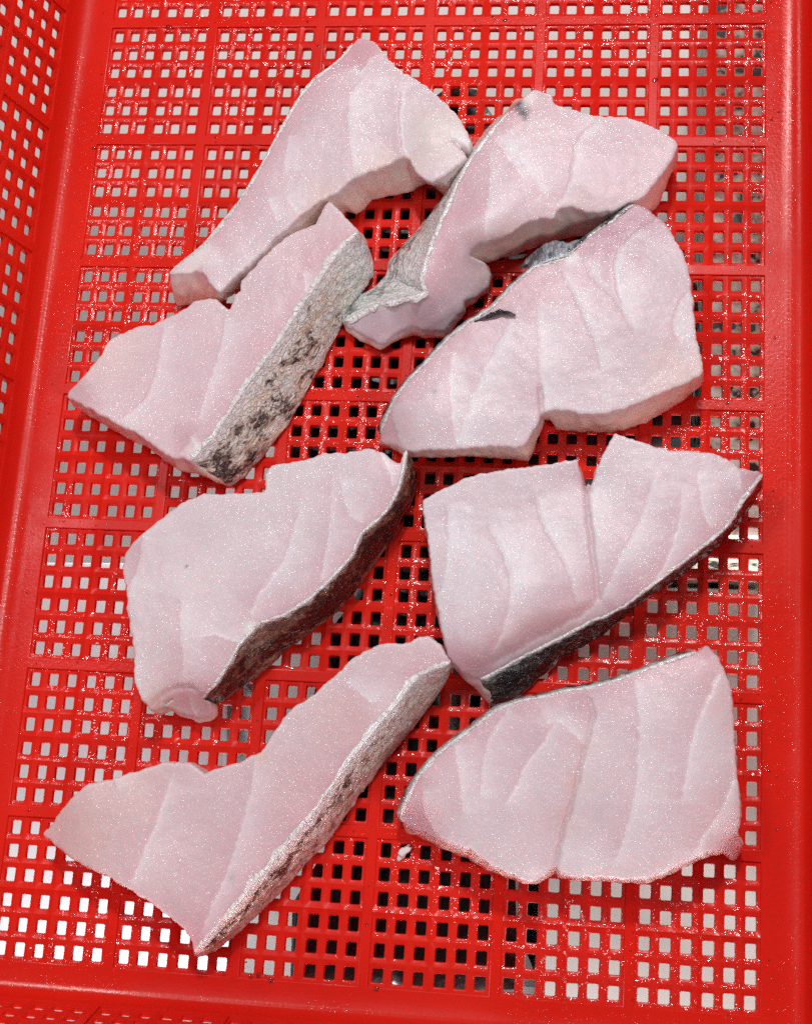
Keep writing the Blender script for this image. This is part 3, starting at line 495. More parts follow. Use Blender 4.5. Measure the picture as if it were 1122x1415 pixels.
def panel_mesh(name, cx, cy, ex, ey, hx, hy, midx=True, midy=True, thick=3.2):
    """a field of rounded square holes with raised bars, origin at the first hole's centre"""
    v, f = [], []

    def bounds(c, e):
        return [c[0] - e] + [(a + b) / 2 for a, b in zip(c, c[1:])] + [c[-1] + e]
    bx, by = bounds(cx, ex), bounds(cy, ey)
    nx, ny = len(cx), len(cy)

    def barz(i, n, mid):
        if mid and i == n // 2:
            return -0.15
        return -1.0 if i in (0, n) else -0.75

    def ring(l, r, b, t, rad, z):
        base = len(v)
        for (sx, sy, a0) in ((r - rad, t - rad, 0), (l + rad, t - rad, 90), (l + rad, b + rad, 180), (r - rad, b + rad, 270)):
            for da in (0, 45, 90):
                a = math.radians(a0 + da)
                zz = z if not callable(z) else z(sx, sy)
                v.append(((sx + rad * math.cos(a)) * MM, (sy + rad * math.sin(a)) * MM, zz * MM))
        return base

    for i in range(nx):
        for j in range(ny):
            x, y = cx[i], cy[j]
            jx, jy = rng.uniform(-.12, .12, 2)
            ax, ay = hx / 2 + rng.uniform(-.12, .12), hy / 2 + rng.uniform(-.15, .15)
            zl, zr, zb, zt = barz(i, nx, midx), barz(i + 1, nx, midx), barz(j, ny, midy), barz(j + 1, ny, midy)
            base0 = len(v)
            L, R_, B_, T_ = bx[i], bx[i + 1], by[j], by[j + 1]
            o = [(R_, y + ay, zr), (R_, T_, max(zr, zt)), (x + ax, T_, zt), (x - ax, T_, zt), (L, T_, max(zl, zt)), (L, y + ay, zl),
                 (L, y - ay, zl), (L, B_, max(zl, zb)), (x - ax, B_, zb), (x + ax, B_, zb), (R_, B_, max(zr, zb)), (R_, y - ay, zr)]
            for q in o:
                v.append((q[0] * MM, q[1] * MM, q[2] * MM))
            X, Y = x + jx, y + jy
            rings = [base0,
                     ring(X - ax - .55, X + ax + .55, Y - ay - .55, Y + ay + .55, .95, -0.95),
                     ring(X - ax - .12, X + ax + .12, Y - ay - .12, Y + ay + .12, .66, -1.15),
                     ring(X - ax, X + ax, Y - ay, Y + ay, .6, -1.5),
                     ring(X - ax + .12, X + ax - .12, Y - ay + .12, Y + ay - .12, .55, -thick)]
            b5 = len(v)
            for q in o:
                v.append((q[0] * MM, q[1] * MM, -thick * MM))
            rings.append(b5)
            for a, b in zip(rings, rings[1:]):
                for q in range(12):
                    w = (q + 1) % 12
                    f.append((a + q, a + w, b + w, b + q))
    me = mk_mesh(name, v, f, True, 38)
    me.materials.append(WETRED if name == 'floor_panel' else RED)
    return me, bx, by


def frame_mesh(name, us, vs, openings, mp, thick=3.4):
    """a sheet with rectangular openings whose edges are chamfered; mp maps (u, v, w) in mm to a point"""
    v, f = [], []
    cache = {}

    def P(u, w_, z):
        key = (round(u, 3), round(w_, 3), round(z, 3))
        if key not in cache:
            cache[key] = len(v)
            v.append(mp(u, w_, z))
        return cache[key]
    e = 0.45
    ops = set()
    U, V = set(us), set(vs)
    for (a, b, c, d) in openings:
        U |= {a - e, b + e}
        V |= {c - e, d + e}
    U, V = sorted(U), sorted(V)
    for (a, b, c, d) in openings:
        ops.add((round(a - e, 3), round(c - e, 3)))
    for i in range(len(U) - 1):
        for j in range(len(V) - 1):
            if (round(U[i], 3), round(V[j], 3)) in ops:
                continue
            a, b, c, d = U[i], U[i + 1], V[j], V[j + 1]
            f.append((P(a, c, 0), P(b, c, 0), P(b, d, 0), P(a, d, 0)))
            f.append((P(a, d, -thick), P(b, d, -thick), P(b, c, -thick), P(a, c, -thick)))
    for (a, b, c, d) in openings:
        prof = [(e, 0), (e * .3, -.14), (0, -.5), (0, -thick + .01), (e, -thick)]
        for (o1, z1), (o2, z2) in zip(prof, prof[1:]):
            r1 = [(a - o1, c - o1), (b + o1, c - o1), (b + o1, d + o1), (a - o1, d + o1)]
            r2 = [(a - o2, c - o2), (b + o2, c - o2), (b + o2, d + o2), (a - o2, d + o2)]
            for q in range(4):
                w = (q + 1) % 4
                f.append((P(*r1[w], z1), P(*r1[q], z1), P(*r2[q], z2), P(*r2[w], z2)))
    return mk_mesh(name, v, f, True, 38)


HX, HY = 4.35, 5.45
pm, pbx, pby = panel_mesh('floor_panel', centres(6, PX, MID), centres(6, PY, MID), 3.45, 4.3, HX, HY)
openings = []
for bx in range(NBX):
    for by in range(NBY):
        ox, oy = X0 + bx * PERX, Y0 + by * PERY
        openings.append((ox + pbx[0], ox + pbx[-1], oy + pby[0], oy + pby[-1]))
        o = mesh_obj('floor_panel', pm, RED, basket)
        o.location = (ox * MM, oy * MM, 0)
FX0, FX1, FY0, FY1 = X0 - 10.5, X0 + (NBX - 1) * PERX + (5 + MID) * PX + 10.5, Y0 - 6.0, Y0 + (NBY - 1) * PERY + (5 + MID) * PY + 13.0


def sag(u, w_, z):
    return (u * MM, w_ * MM, z * MM)


mesh_obj('floor_frame', frame_mesh('floor_frame', [FX0, FX1], [FY0, FY1], openings, sag), RED, basket)

LEAN = math.radians(17.5)
SL, CL = math.sin(LEAN), math.cos(LEAN)
OFFW = 9.0                                  # from the flat floor's edge to the foot of the wall plane
WPITCH = 8.6
VST = 14.7                                  # height along the wall of the first hole row
NV = 3
VPER = 4 * WPITCH + 1.6
VTOP = VST + NV * VPER + 6
VBOT = 7.0


def loops(prof, name, thick=None):
    """rectangular loops round the basket: prof = list of (outward offset, z)"""
    v, f = [], []
    for (o, z) in prof:
        v += [((FX0 - o) * MM, (FY0 - o) * MM, z * MM), ((FX1 + o) * MM, (FY0 - o) * MM, z * MM),
              ((FX1 + o) * MM, (FY1 + o) * MM, z * MM), ((FX0 - o) * MM, (FY1 + o) * MM, z * MM)]
    for k in range(len(prof) - 1):
        for q in range(4):
            w = (q + 1) % 4
            f.append((k * 4 + q, k * 4 + 4 + q, k * 4 + 4 + w, k * 4 + w))
    return mk_mesh(name, v, f, True, 50)


# rounded foot between floor and walls, and the rolled rim
fil = []
pA, pC = (0.0, 0.0), (OFFW + VBOT * SL, VBOT * CL)
pB = (OFFW - 0.5, -0.2)
for k in range(9):
    t = k / 8
    fil.append(((1 - t) ** 2 * pA[0] + 2 * t * (1 - t) * pB[0] + t * t * pC[0], (1 - t) ** 2 * pA[1] + 2 * t * (1 - t) * pB[1] + t * t * pC[1]))
fil2 = [(o + 2.4, z - 2.4) for (o, z) in reversed(fil)] + [(0, -3.4)]
mesh_obj('foot_corner', loops(fil + fil2, 'foot_corner'), RED, basket)
ot, zt = OFFW + VTOP * SL, VTOP * CL
rimp = [(ot, zt), (ot + .6, zt + 2.2), (ot + 2.5, zt + 3.2), (ot + 12, zt + 3.2), (ot + 14, zt + 2.2), (ot + 14.6, zt - 8), (ot + 12.6, zt - 8), (ot + 12, zt + .5), (ot + 3.5, zt + .5), (ot + 2.4, zt - 1)]
mesh_obj('rim', loops(rimp, 'rim'), RED, basket)


def wall(side):
    """one leaning wall: frame plus perforated panels, in coordinates u (along), v (up the slope), w (towards inside)"""
    along_y = side in ('l', 'r')
    nb = NBY if along_y else NBX
    pit = PY if along_y else PX
    per = PERY if along_y else PERX
    u0 = (Y0 + 2 if along_y else X0)
    lo, hi = (FY0, FY1) if along_y else (FX0, FX1)

    if side == 'l':
        org, du, dv, dw = (FX0 - OFFW, 0, 0), (0, 1, 0), (-SL, 0, CL), (CL, 0, SL)
    elif side == 'r':
        org, du, dv, dw = (FX1 + OFFW, 0, 0), (0, 1, 0), (SL, 0, CL), (-CL, 0, SL)
    elif side == 'f':
        org, du, dv, dw = (0, FY0 - OFFW, 0), (1, 0, 0), (0, -SL, CL), (0, CL, SL)
    else:
        org, du, dv, dw = (0, FY1 + OFFW, 0), (1, 0, 0), (0, SL, CL), (0, -CL, SL)
    org, du, dv, dw = map(Vector, (org, du, dv, dw))
    flip = du.cross(dv).dot(dw) < 0

    def mp(u, v, w):
        ext = OFFW + v * SL
        if u <= lo:
            u = lo - ext
        elif u >= hi:
            u = hi + ext
        return tuple((org + du * u + dv * v + dw * w) * MM)
    cu, cv = centres(6, pit, MID), [i * WPITCH for i in range(4)]
    me, bu, bv = panel_mesh('wall_panel', cu, cv, pit * .45, WPITCH * .45, HX if not along_y else HY, 4.9, True, False, 2.8)
    M = Matrix((du, dv, dw)).transposed().to_4x4()
    ops = []
    for b in range(nb):
        for r in range(NV):
            uu, vv = u0 + b * per, VST + r * VPER
            ops.append((uu + bu[0], uu + bu[-1], vv + bv[0], vv + bv[-1]))
            o = mesh_obj('wall_panel', me, RED, basket)
            o.matrix_local = Matrix.Translation((org + du * uu + dv * vv) * MM) @ M
    fm = frame_mesh('wall_frame', [lo, hi], [VBOT, VTOP], ops, mp, 2.8)
    mesh_obj('wall_frame', fm, RED, basket)


for s_ in 'lrfb':
    wall(s_)


# ------------------------------------------------------------------ the fish
class TPS:
    def __init__(s, pts, vals):
        s.p = np.array(pts, float)
        n = len(s.p)
        d = np.linalg.norm(s.p[:, None] - s.p[None], axis=2) / 50
        K = np.where(d > 0, d * d * np.log(d + 1e-9), 0) + np.eye(n) * 0.02
        Q = np.c_[np.ones(n), s.p / 50]
        A = np.block([[K, Q], [Q.T, np.zeros((3, 3))]])
        s.w = np.linalg.solve(A, np.r_[np.array(vals, float), 0, 0, 0])
        s.n = n

    def __call__(s, q):
        d = np.linalg.norm(q[:, None] - s.p[None], axis=2) / 50
        return np.where(d > 0, d * d * np.log(d + 1e-9), 0) @ s.w[:s.n] + np.c_[np.ones(len(q)), q / 50] @ s.w[s.n:]


def seg_dist(q, poly, closed=False):
    """distance to a polyline and the side on which each point lies"""
    P = np.array(poly, float)
    best = np.full(len(q), 1e9)
    side = np.zeros(len(q))
    tt = np.zeros(len(q))
    m = len(P) if closed else len(P) - 1
    for i in range(m):
        a, b = P[i], P[(i + 1) % len(P)]
        ab = b - a
        L = ab @ ab + 1e-9
        t = np.clip(((q - a) @ ab) / L, 0, 1)
        d = q - (a + t[:, None] * ab)
        dd = np.hypot(d[:, 0], d[:, 1])
        k = dd < best
        best = np.where(k, dd, best)
        cr = ab[0] * (q[:, 1] - a[1]) - ab[1] * (q[:, 0] - a[0])
        side = np.where(k, np.sign(cr), side)
        tt = np.where(k, (i + t) / m, tt)
    return best, side, tt


def smooth_poly(P, it=1):
    """cut the corners of an open line"""
    P = [np.array(p, float) for p in P]
    for _ in range(it):
        Q = [P[0]]
        for a, b in zip(P, P[1:]):
            Q += [a * .75 + b * .25, a * .25 + b * .75]
        Q.append(P[-1])
        P = Q
    return P


def nz(x, y, z, s):
    return noise.noise(Vector((x * s, y * s, z * s)))


def resample(T, B, closed, step):
    """walk along the outline at an even step; gives top xyh, bottom xy, and source index"""
    T = np.array(T, float)
    B = np.array(B, float)
    n = len(T)
    ot, ob, oi = [], [], []
    for i in range(n if closed else n - 1):
        j = (i + 1) % n
        # Catmull-Rom through the traced points, softened
        pi = (i - 1) % n if closed else max(i - 1, 0)
        pj = (j + 1) % n if closed else min(j + 1, n - 1)
        L = np.hypot(*(T[j, :2] - T[i, :2]))
        m = max(1, int(round(L / step)))

        def cr(A, t, k):
            a, b, c, d = A[pi], A[i], A[j], A[pj]
            m1, m2 = (c - a) * .5 * k, (d - b) * .5 * k
            la = np.hypot(*(c - a)[:2]) + 1e-6
            lb = np.hypot(*(d - b)[:2]) + 1e-6
            lc = np.hypot(*(c - b)[:2])
            m1 *= min(1, lc / la * 1.6)
            m2 *= min(1, lc / lb * 1.6)
            t2, t3 = t * t, t * t * t
            return (2 * t3 - 3 * t2 + 1) * b + (t3 - 2 * t2 + t) * m1 + (-2 * t3 + 3 * t2) * c + (t3 - t2) * m2
        for q in range(m):
            t = q / m
            ot.append(cr(T, t, .8))
            ob.append(B[i] * (1 - t) + B[j] * t)
            oi.append(i + t)
    if not closed:
        ot.append(T[-1])
        ob.append(B[-1])
        oi.append(n - 1)
    return np.array(ot), np.array(ob), np.array(oi)


# dark patches on the skin strips: place along the strip from its upper end, place down its face, extents, strength
BLOTS = {
    'three': [(.95, .45, .07, .45, .8), (.82, .22, .05, .18, .55), (.76, .5, .05, .2, .75), (.66, .75, .05, .3, .7), (.62, .2, .04, .2, .5), (.5, .35, .05, .12, .75),
              (.52, .78, .06, .2, .6), (.42, .6, .04, .25, .55), (.36, .08, .02, .16, .9), (.3, .85, .06, .2, .4), (.85, .8, .06, .25, .5), (.2, .4, .05, .1, .35)],
    'seven': [(.95, .3, .05, .2, .7), (.82, .28, .08, .14, .6), (.68, .3, .06, .15, .7), (.55, .25, .08, .12, .65), (.42, .3, .05, .2, .75), (.3, .22, .06, .12, .5), (.5, .7, .2, .2, .35), (.75, .65, .1, .2, .3)],
    'two': [(.35, .75, .12, .2, .55), (.55, .8, .15, .18, .5), (.2, .6, .06, .3, .5), (.05, .5, .05, .5, .7), (.75, .6, .1, .12, .4), (.45, .4, .05, .1, .35)],
    'five': [(.15, .5, .1, .4, .6), (.35, .4, .12, .35, .8), (.55, .5, .1, .4, .8), (.72, .6, .1, .3, .6), (.85, .3, .03, .2, .6), (.92, .6, .06, .3, .5), (.25, .7, .1, .3, .6), (.45, .75, .1, .2, .5)],
    'six': [(.2, .5, .2, .5, .8), (.5, .5, .2, .5, .9), (.75, .5, .15, .5, .9), (.92, .35, .05, .25, .6)],
}
BASES = {'one': (.81, .69, .72), 'two': (.83, .67, .705), 'three': (.83, .68, .71), 'four': (.81, .71, .745), 'five': (.81, .735, .755),
         'six': (.81, .72, .755), 'seven': (.81, .665, .69), 'eight': (.83, .74, .765)}


def build_fish(key, label, skin_mat, seed, rimw=1.5):
    D = FISH[key]
    T, B = D['top'], D['bottom']
    n0 = len(T)
    ia, ib = D['skin']
    cx = sum(p[0] for p in T) / n0
    cy = sum(p[1] for p in T) / n0
    root = thing('fish_piece', label, 'fish piece', (cx * MM, cy * MM, 0.0006), 'raw fish pieces laid out in the basket')
    off = np.array((cx, cy))
    # traced clockwise: turn it round
    T = [(p[0] - cx, p[1] - cy, p[2]) for p in T][::-1]
    B = [(p[0] - cx, p[1] - cy) for p in B][::-1]
    ia, ib = n0 - 1 - ib, n0 - 1 - ia
    ctrl = [(p[0] - cx, p[1] - cy, p[2]) for p in D['ctrl']]
    allp = T + ctrl
    hf = TPS([p[:2] for p in allp], [p[2] for p in allp])
    t, b, idx = resample(T, B, True, 0.85)
    n = len(t)
    isskin = (idx >= ia) & (idx <= ib)
    # ragged knife edge
    tang = np.roll(t[:, :2], -2, 0) - np.roll(t[:, :2], 2, 0)
    tang /= np.linalg.norm(tang, axis=1)[:, None] + 1e-9
    nrm = np.c_[tang[:, 1], -tang[:, 0]]          # outward for a counter-clockwise loop
    for i in range(n):
        w = nz(t[i, 0], t[i, 1], seed, .35) * .65 + nz(t[i, 0], t[i, 1], seed + 9, .8) * .38
        if isskin[i]:
            w *= .4
        t[i, :2] += nrm[i] * w
    Pb = t[:, :2].copy()
    # inner points
    lo, hi = Pb.min(0), Pb.max(0)
    st = 0.85
    gx = np.arange(lo[0], hi[0], st)
    gy = np.arange(lo[1], hi[1], st * .866)
    G = np.array([(x + (st / 2 if j % 2 else 0), y) for j, y in enumerate(gy) for x in gx])
    G += rng.uniform(-.15, .15, G.shape)
    G = G[inside(G, Pb)]
    dB, _, _ = seg_dist(G, Pb, True)
    G = G[dB > .5]
    ring2 = Pb - nrm * .3
    ring2 = ring2[inside(ring2, Pb)]
    allv = np.r_[Pb, G, ring2]
    r = geometry.delaunay_2d_cdt([Vector(p) for p in allv], [(i, (i + 1) % n) for i in range(n)], [], 1, 1e-5)
    q = np.array([tuple(p) for p in r[0]])
    nq = len(q)
    h = np.clip(hf(q), 1.0, 40)
    d, _, _ = seg_dist(q, Pb, True)
    # distance to the skin edge
    arc = t[isskin][:, :2]
    ds, _, _ = seg_dist(q, arc)
    rr = np.where(ds < 3, .5, .85)
    rr = np.minimum(rr, h * .45)
    u = np.clip(d / rr, 0, 1)
    z = h - rr * (1 - np.sqrt(np.maximum(0, 1 - (1 - u) ** 2)))
    col = np.tile(np.array(BASES[key]) * (.91, .875, .89), (nq, 1))
    pink = np.array((.72, .43, .48))
    a = np.exp(-np.maximum(ds - 1.2, 0) / 7.0)[:, None] * .85
    col = col * (1 - a) + pink * a
    a = (np.exp(-d / 1.1) * .32)[:, None] * (ds > 2)[:, None]
    col = col * (1 - a) + np.array((.95, .88, .87)) * a
    # cut edge paled above, away from the skin: translucent glow put into the colour
    for (x, y, rad, c, al) in D['tints']:
        dx = q - (np.array((x, y)) - off)
        dd = np.hypot(dx[:, 0], dx[:, 1])
        wob = np.array([nz(p[0], p[1], seed + 5, .12 if rad > 5 else .5) for p in q]) * .45
        a = (np.clip(1.35 - (dd / rad) * (1 + wob), 0, 1) ** 1.1 * min(1, al * 1.12))[:, None]
        if rad > 7:
            a = a * .9
        col = col * (1 - a) + np.array(c) * a
    for (pl, wd, dep, wh, step) in D['creases']:
        P = np.array(smooth_poly(pl, 2)) - off
        jit = np.array([[nz(p[0], p[1], 1, .25), nz(p[0], p[1], 7, .25)] for p in q]) * .7
        dd, side, tt = seg_dist(q + jit, P)
        ends = np.clip(np.minimum(tt, 1 - tt) * 7, .15, 1)
        if dep >= 1.0:
            ends = np.clip(tt * 6, .2, 1) if dep > 3 else np.clip(np.minimum(tt + .1, 1.1 - tt) * 6, .3, 1)
        z -= dep * (.12 if dep < 1 else 1) * np.exp(-(dd / (wd * .75)) ** 2) * ends
        z += side * step * .38 * np.exp(-dd / 8.0) * np.clip(dd / .7, 0, 1) * ends
        a = (np.exp(-(dd / (wd * .55)) ** 2) * ends * min(1, wh * 1.15))[:, None]
        col = col * (1 - a) + np.array((.95, .90, .91)) * a
        # flesh is a little pinker on one side of a septum, paler on the other
        s2 = (np.exp(-dd / 5.5) * ends * .62)[:, None]
        col = np.where((side > 0)[:, None], col * (1 - s2) + np.array((.90, .875, .91)) * s2, col * (1 - s2) + np.array((.74, .53, .58)) * s2)
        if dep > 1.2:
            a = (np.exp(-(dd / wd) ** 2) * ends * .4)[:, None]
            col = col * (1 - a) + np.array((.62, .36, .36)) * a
    for i in range(nq):
        x, y = q[i]
        z[i] += nz(x, y, seed, .05) * .6 + nz(x, y, seed + 3, .22) * .13 + nz(x, y, seed + 4, .7) * .05
    z = np.maximum(z, 1.0)
    verts = [(q[i, 0] * MM, q[i, 1] * MM, z[i] * MM) for i in range(nq)]
    faces = [tuple(f) for f in r[2]]
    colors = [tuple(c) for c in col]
    # the first n returned vertices are the boundary, in order
    K = 12
    prev = list(range(n))
    sidec = np.array((.97, .78, .69))
    cent = b.mean(0)
    for k in range(1, K + 1):
        s = k / K
        cur = []
        for i in range(n):
            p = t[i, :2] * (1 - s) + b[i] * s
            zz = z[i] * (1 - s) + .25 * s
            w = math.sin(math.pi * s) * .8 + nz(p[0] * 1.0, p[1] * 1.0 + zz * .6, seed + 2, .25) * .9 * math.sin(math.pi * min(1, s * 1.3) * .75)
            w += nz(p[0] + zz, p[1] - zz, seed + 8, .7) * .25
            if k == K:
                w -= .9
            p = p + nrm[i] * w
            cur.append(len(verts))
            verts.append((p[0] * MM, p[1] * MM, zz * MM))
            aa = min(1, s * 3.5) * .85
            c = np.array(colors[i]) * (1 - aa) + sidec * aa
            colors.append(tuple(c * (1 - .06 * nz(p[0], p[1], zz, .3))))
        for i in range(n):
            j = (i + 1) % n
            faces.append((prev[i], cur[i], cur[j], prev[j]))
        prev = cur
    faces.append(tuple(reversed(prev)))
    me = mk_mesh('flesh', verts, faces, True)
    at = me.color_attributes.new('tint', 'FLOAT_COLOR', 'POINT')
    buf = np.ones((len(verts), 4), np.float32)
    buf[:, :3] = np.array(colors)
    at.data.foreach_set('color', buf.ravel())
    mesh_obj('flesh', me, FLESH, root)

    # ---- skin: a thin strip over the side, with a pale fatty rim at the top
    sel = np.where(isskin)[0]
    ts, bs, ns = t[sel], b[sel], nrm[sel]
    ker = np.ones(5) / 5
    for c in range(2):
        pad = np.pad(ns[:, c], 2, 'edge')
        ns[:, c] = np.convolve(pad, ker, 'valid')
    ns /= np.linalg.norm(ns, axis=1)[:, None]
    zt_ = z[sel] * 0 + np.clip(hf(ts[:, :2]), 1, 40)
    m = len(sel)
    sv, sf, uv, rimv = [], [], [], []
    prof = [(-1.0, -.55, 1.0), (-.72, .05, 1.0), (-.3, .38, 1.0), (.15, .33, .9), (.6, -.1, .55)]
    KS = 18
    s_len = 0
    per = 0
    for i in range(m):
        if i:
            s_len += np.hypot(*(ts[i, :2] - ts[i - 1, :2]))
        e = min(1, min(i, m - 1 - i) / 3 + .12)
        x, y = ts[i, :2]
        rw = rimw * (1 + .75 * nz(x, y, seed + 20, .16) + .5 * nz(x, y, seed + 21, .5)) * e
        for (bx_, by_, br, bm_) in D.get('rimb', ()):
            rw *= 1 + bm_ * math.exp(-((x + cx - bx_) ** 2 + (y + cy - by_) ** 2) / br ** 2)
        rz = (1 + .6 * nz(x, y, seed + 23, .3)) * e
        row = []
        for (o, dz, rv) in prof:
            p = ts[i, :2] + ns[i] * (o * rw if o < 0 else o * e)
            row.append((p[0], p[1], zt_[i] + dz * rz, rv, -1 - o))
        for k in range(1, KS + 1):
            f = k / KS
            p = ts[i, :2] * (1 - f) + bs[i] * f
            zz = (zt_[i] - .4) * (1 - f) + .35 * f
            w = (.75 + math.sin(math.pi * f ** (.6 if key in ('four', 'eight') else 1)) * {'four': 2.4, 'eight': 1.9}.get(key, 1.1)) * e
            w += (nz(s_len * .5, zz * 1.6, seed + 30, .45) * .75 + nz(s_len, zz * 2, seed + 31, .6) * .35) * e * min(1, f * 4)
            if k == KS:
                w -= .5
            p = p + ns[i] * w
            ll = math.hypot(*(bs[i] - ts[i, :2])) + zt_[i]
            row.append((p[0], p[1], zz, max(0, (1.0 if key in ('three', 'seven', 'two') else .5) - f * 4.5 + .4 * nz(s_len, 3, seed, .3)), f * ll))
        if key in ('three', 'six', 'seven'):
            if key == 'three' and i > m * .7:
                row = [(a_, b_, c_, max(d_, (i / m - .7) * 2.4 + .25 * nz(s_len, e_ * 2, seed, .2)), e_) for (a_, b_, c_, d_, e_) in row]
            for q_ in (-1, -2):
                r_ = row[q_]
                row[q_] = (r_[0], r_[1], r_[2], .45 + .8 * nz(s_len, 9, seed, .12), r_[4])
        p = bs[i] - ns[i] * 1.5
        row.append((p[0], p[1], .3, 0, 40))
        for (x_, y_, z_, rv, vv) in row:
            sv.append((x_ * MM, y_ * MM, z_ * MM))
            uv.append((s_len + seed * 37.0, vv, 0))
            rimv.append(rv)
        per = len(row)
    for i in range(m - 1):
        for k in range(per - 1):
            sf.append((i * per + k, i * per + k + 1, (i + 1) * per + k + 1, (i + 1) * per + k))
    sme = mk_mesh('skin', sv, sf, True)
    a1 = sme.attributes.new('skin_uv', 'FLOAT_VECTOR', 'POINT')
    a1.data.foreach_set('vector', np.array(uv, np.float32).ravel())
    a2 = sme.attributes.new('rim', 'FLOAT', 'POINT')
    a2.data.foreach_set('value', np.array(rimv, np.float32))
    dark = np.zeros(len(sv), np.float32)
    for i in range(m):
        for k in range(per):
            f = (k - 4) / KS
            if f <= 0:
                continue
            S = 1 - i / (m - 1)
            X, Y = uv[i * per + k][0], uv[i * per + k][1]
            S += nz(X, Y, 1, .12) * .05
            F_ = f + nz(X, Y, 6, .12) * .22
            d = 0
            for (s0, f0, rs, rf, am) in BLOTS.get(key, ()):
                d += am * .8 * math.exp(-((S - s0) / rs) ** 2 - ((F_ - f0) / rf) ** 2)
            dark[i * per + k] = d
    a3 = sme.attributes.new('dark', 'FLOAT', 'POINT')
    a3.data.foreach_set('value', dark)
    mesh_obj('skin', sme, skin_mat, root)
    return root, off, hf


def strip(name, inner, outer, off, mat, root, wrinkle=.5, thick=.5):
    """a small wrinkled sheet between two edges (x, y, z in mm)"""
    I, O = np.array(inner, float), np.array(outer, float)
    m = len(I)
    ts_ = np.linspace(0, m - 1, (m - 1) * 5 + 1)
    at = lambda A, t: A[int(min(t, m - 1.001))] * (1 - (t - int(min(t, m - 1.001)))) + A[int(min(t, m - 1.001)) + 1] * (t - int(min(t, m - 1.001)))
    K = 7
    v, uv, f = [], [], []
    for side in (0, 1):
        for a, t in enumerate(ts_):
            p, q = at(I, t), at(O, t)
            for k in range(K):
                s = k / (K - 1)
                w = p * (1 - s) + q * s
                zz = w[2] + math.sin(s * math.pi) * .8 + nz(w[0], w[1], 4, .5) * wrinkle * 1.6 + nz(w[0], w[1], 8, 1.2) * wrinkle - side * thick
                jx = nz(w[0], w[1], 2, .6) * .5 * s
                v.append(((w[0] - off[0] + jx) * MM, (w[1] - off[1] + jx) * MM, zz * MM))
                uv.append((a * .6 + w[0], s * 6, 0))
    N = len(ts_) * K
    for a in range(len(ts_) - 1):
        for k in range(K - 1):
            i0 = a * K + k
            f.append((i0, i0 + 1, i0 + K + 1, i0 + K))
            f.append((N + i0, N + i0 + K, N + i0 + K + 1, N + i0 + 1))
    ring = [k for k in range(K)] + [a * K + K - 1 for a in range(1, len(ts_))] + [(len(ts_) - 1) * K + k for k in range(K - 2, -1, -1)] + [a * K for a in range(len(ts_) - 2, 0, -1)]
    for a, b in zip(ring, ring[1:] + ring[:1]):
        f.append((a, N + a, N + b, b))
    me = mk_mesh(name, v, f, True)
    me.attributes.new('skin_uv', 'FLOAT_VECTOR', 'POINT').data.foreach_set('vector', np.array(uv, np.float32).ravel())
    me.attributes.new('rim', 'FLOAT', 'POINT').data.foreach_set('value', np.array([1.0 if (i % K) < 1 and name == 'skin_flap' else 0.0 for i in range(len(v))], np.float32))
    return mesh_obj(name, me, mat, root)


PALE = (0.72, 0.66, 0.60)
SK = {
    'one': mat_skin('white_skin', (0.80, 0.76, 0.73), (0.72, 0.62, 0.55), (0.10, 0.09, 0.09), 0.15),
    'two': mat_skin('silver_skin', (0.95, 0.95, 0.94), (0.92, 0.93, 0.91), (0.22, 0.24, 0.22), 0.05, .3),
    'three': mat_skin('mottled_skin', (0.95, 0.91, 0.86), (0.90, 0.73, 0.60), (0.05, 0.035, 0.04), 0.14, .6),
    'four': mat_skin('dark_grey_skin', (0.20, 0.22, 0.26), (0.05, 0.055, 0.065), (0.01, 0.011, 0.014), 0.75),
    'five': mat_skin('brown_skin', (0.36, 0.23, 0.17), (0.17, 0.085, 0.06), (0.012, 0.008, 0.008), 0.6, .22),
    'six': mat_skin('black_skin', (0.16, 0.15, 0.14), (0.05, 0.04, 0.036), (0.008, 0.008, 0.009), 0.7, .3),
    'seven': mat_skin('pale_brown_skin', (0.88, 0.79, 0.73), (0.74, 0.54, 0.47), (0.09, 0.05, 0.04), 0.25, .4),
    'flap': mat_skin('grey_flap_skin', (0.42, 0.46, 0.52), (0.10, 0.115, 0.14), (0.012, 0.013, 0.017), 0.5, .6),
    'eight': mat_skin('grey_edge_skin', (0.55, 0.53, 0.52), (0.16, 0.15, 0.16), (0.02, 0.02, 0.025), 0.6),
}
LAB = {
    'one': 'topmost pale fish piece, slanting, with a broad white lump at its right end',
    'two': 'fish piece with wrinkled silvery white skin ending in a pinkish sloping cut face',
    'three': 'wedge of fish showing a wide mottled cream and brown scaly skin strip',
    'four': 'broad pale fish piece notched below, with a dark skin flap on its upper edge',
    'five': 'rounded fish piece edged by dark brown skin, with a curled pink lower end',
    'six': 'fish piece split by a deep cleft, with black skin along its lower edge',
    'seven': 'long winged fish piece with pale brown skin strip, lowest in the basket',
    'eight': 'smooth fish fan of broad flakes with a brownish groove across its middle',
}
pieces = {}
for sd, key in enumerate(FISH):
    pieces[key] = build_fish(key, LAB[key], SK[key], sd * 13 + 3, {'one': 1.3, 'two': 2.0, 'three': 2.3, 'four': .7, 'five': 1.2, 'six': 1.2, 'seven': 2.0, 'eight': .9}[key])

for key, name, label, inner, outer in FLAPS:
    root, off, hf = pieces[key]
    o = strip(name, inner, outer, off, SK['flap' if name == 'skin_flap' else 'four'], root)
    o['label'] = label


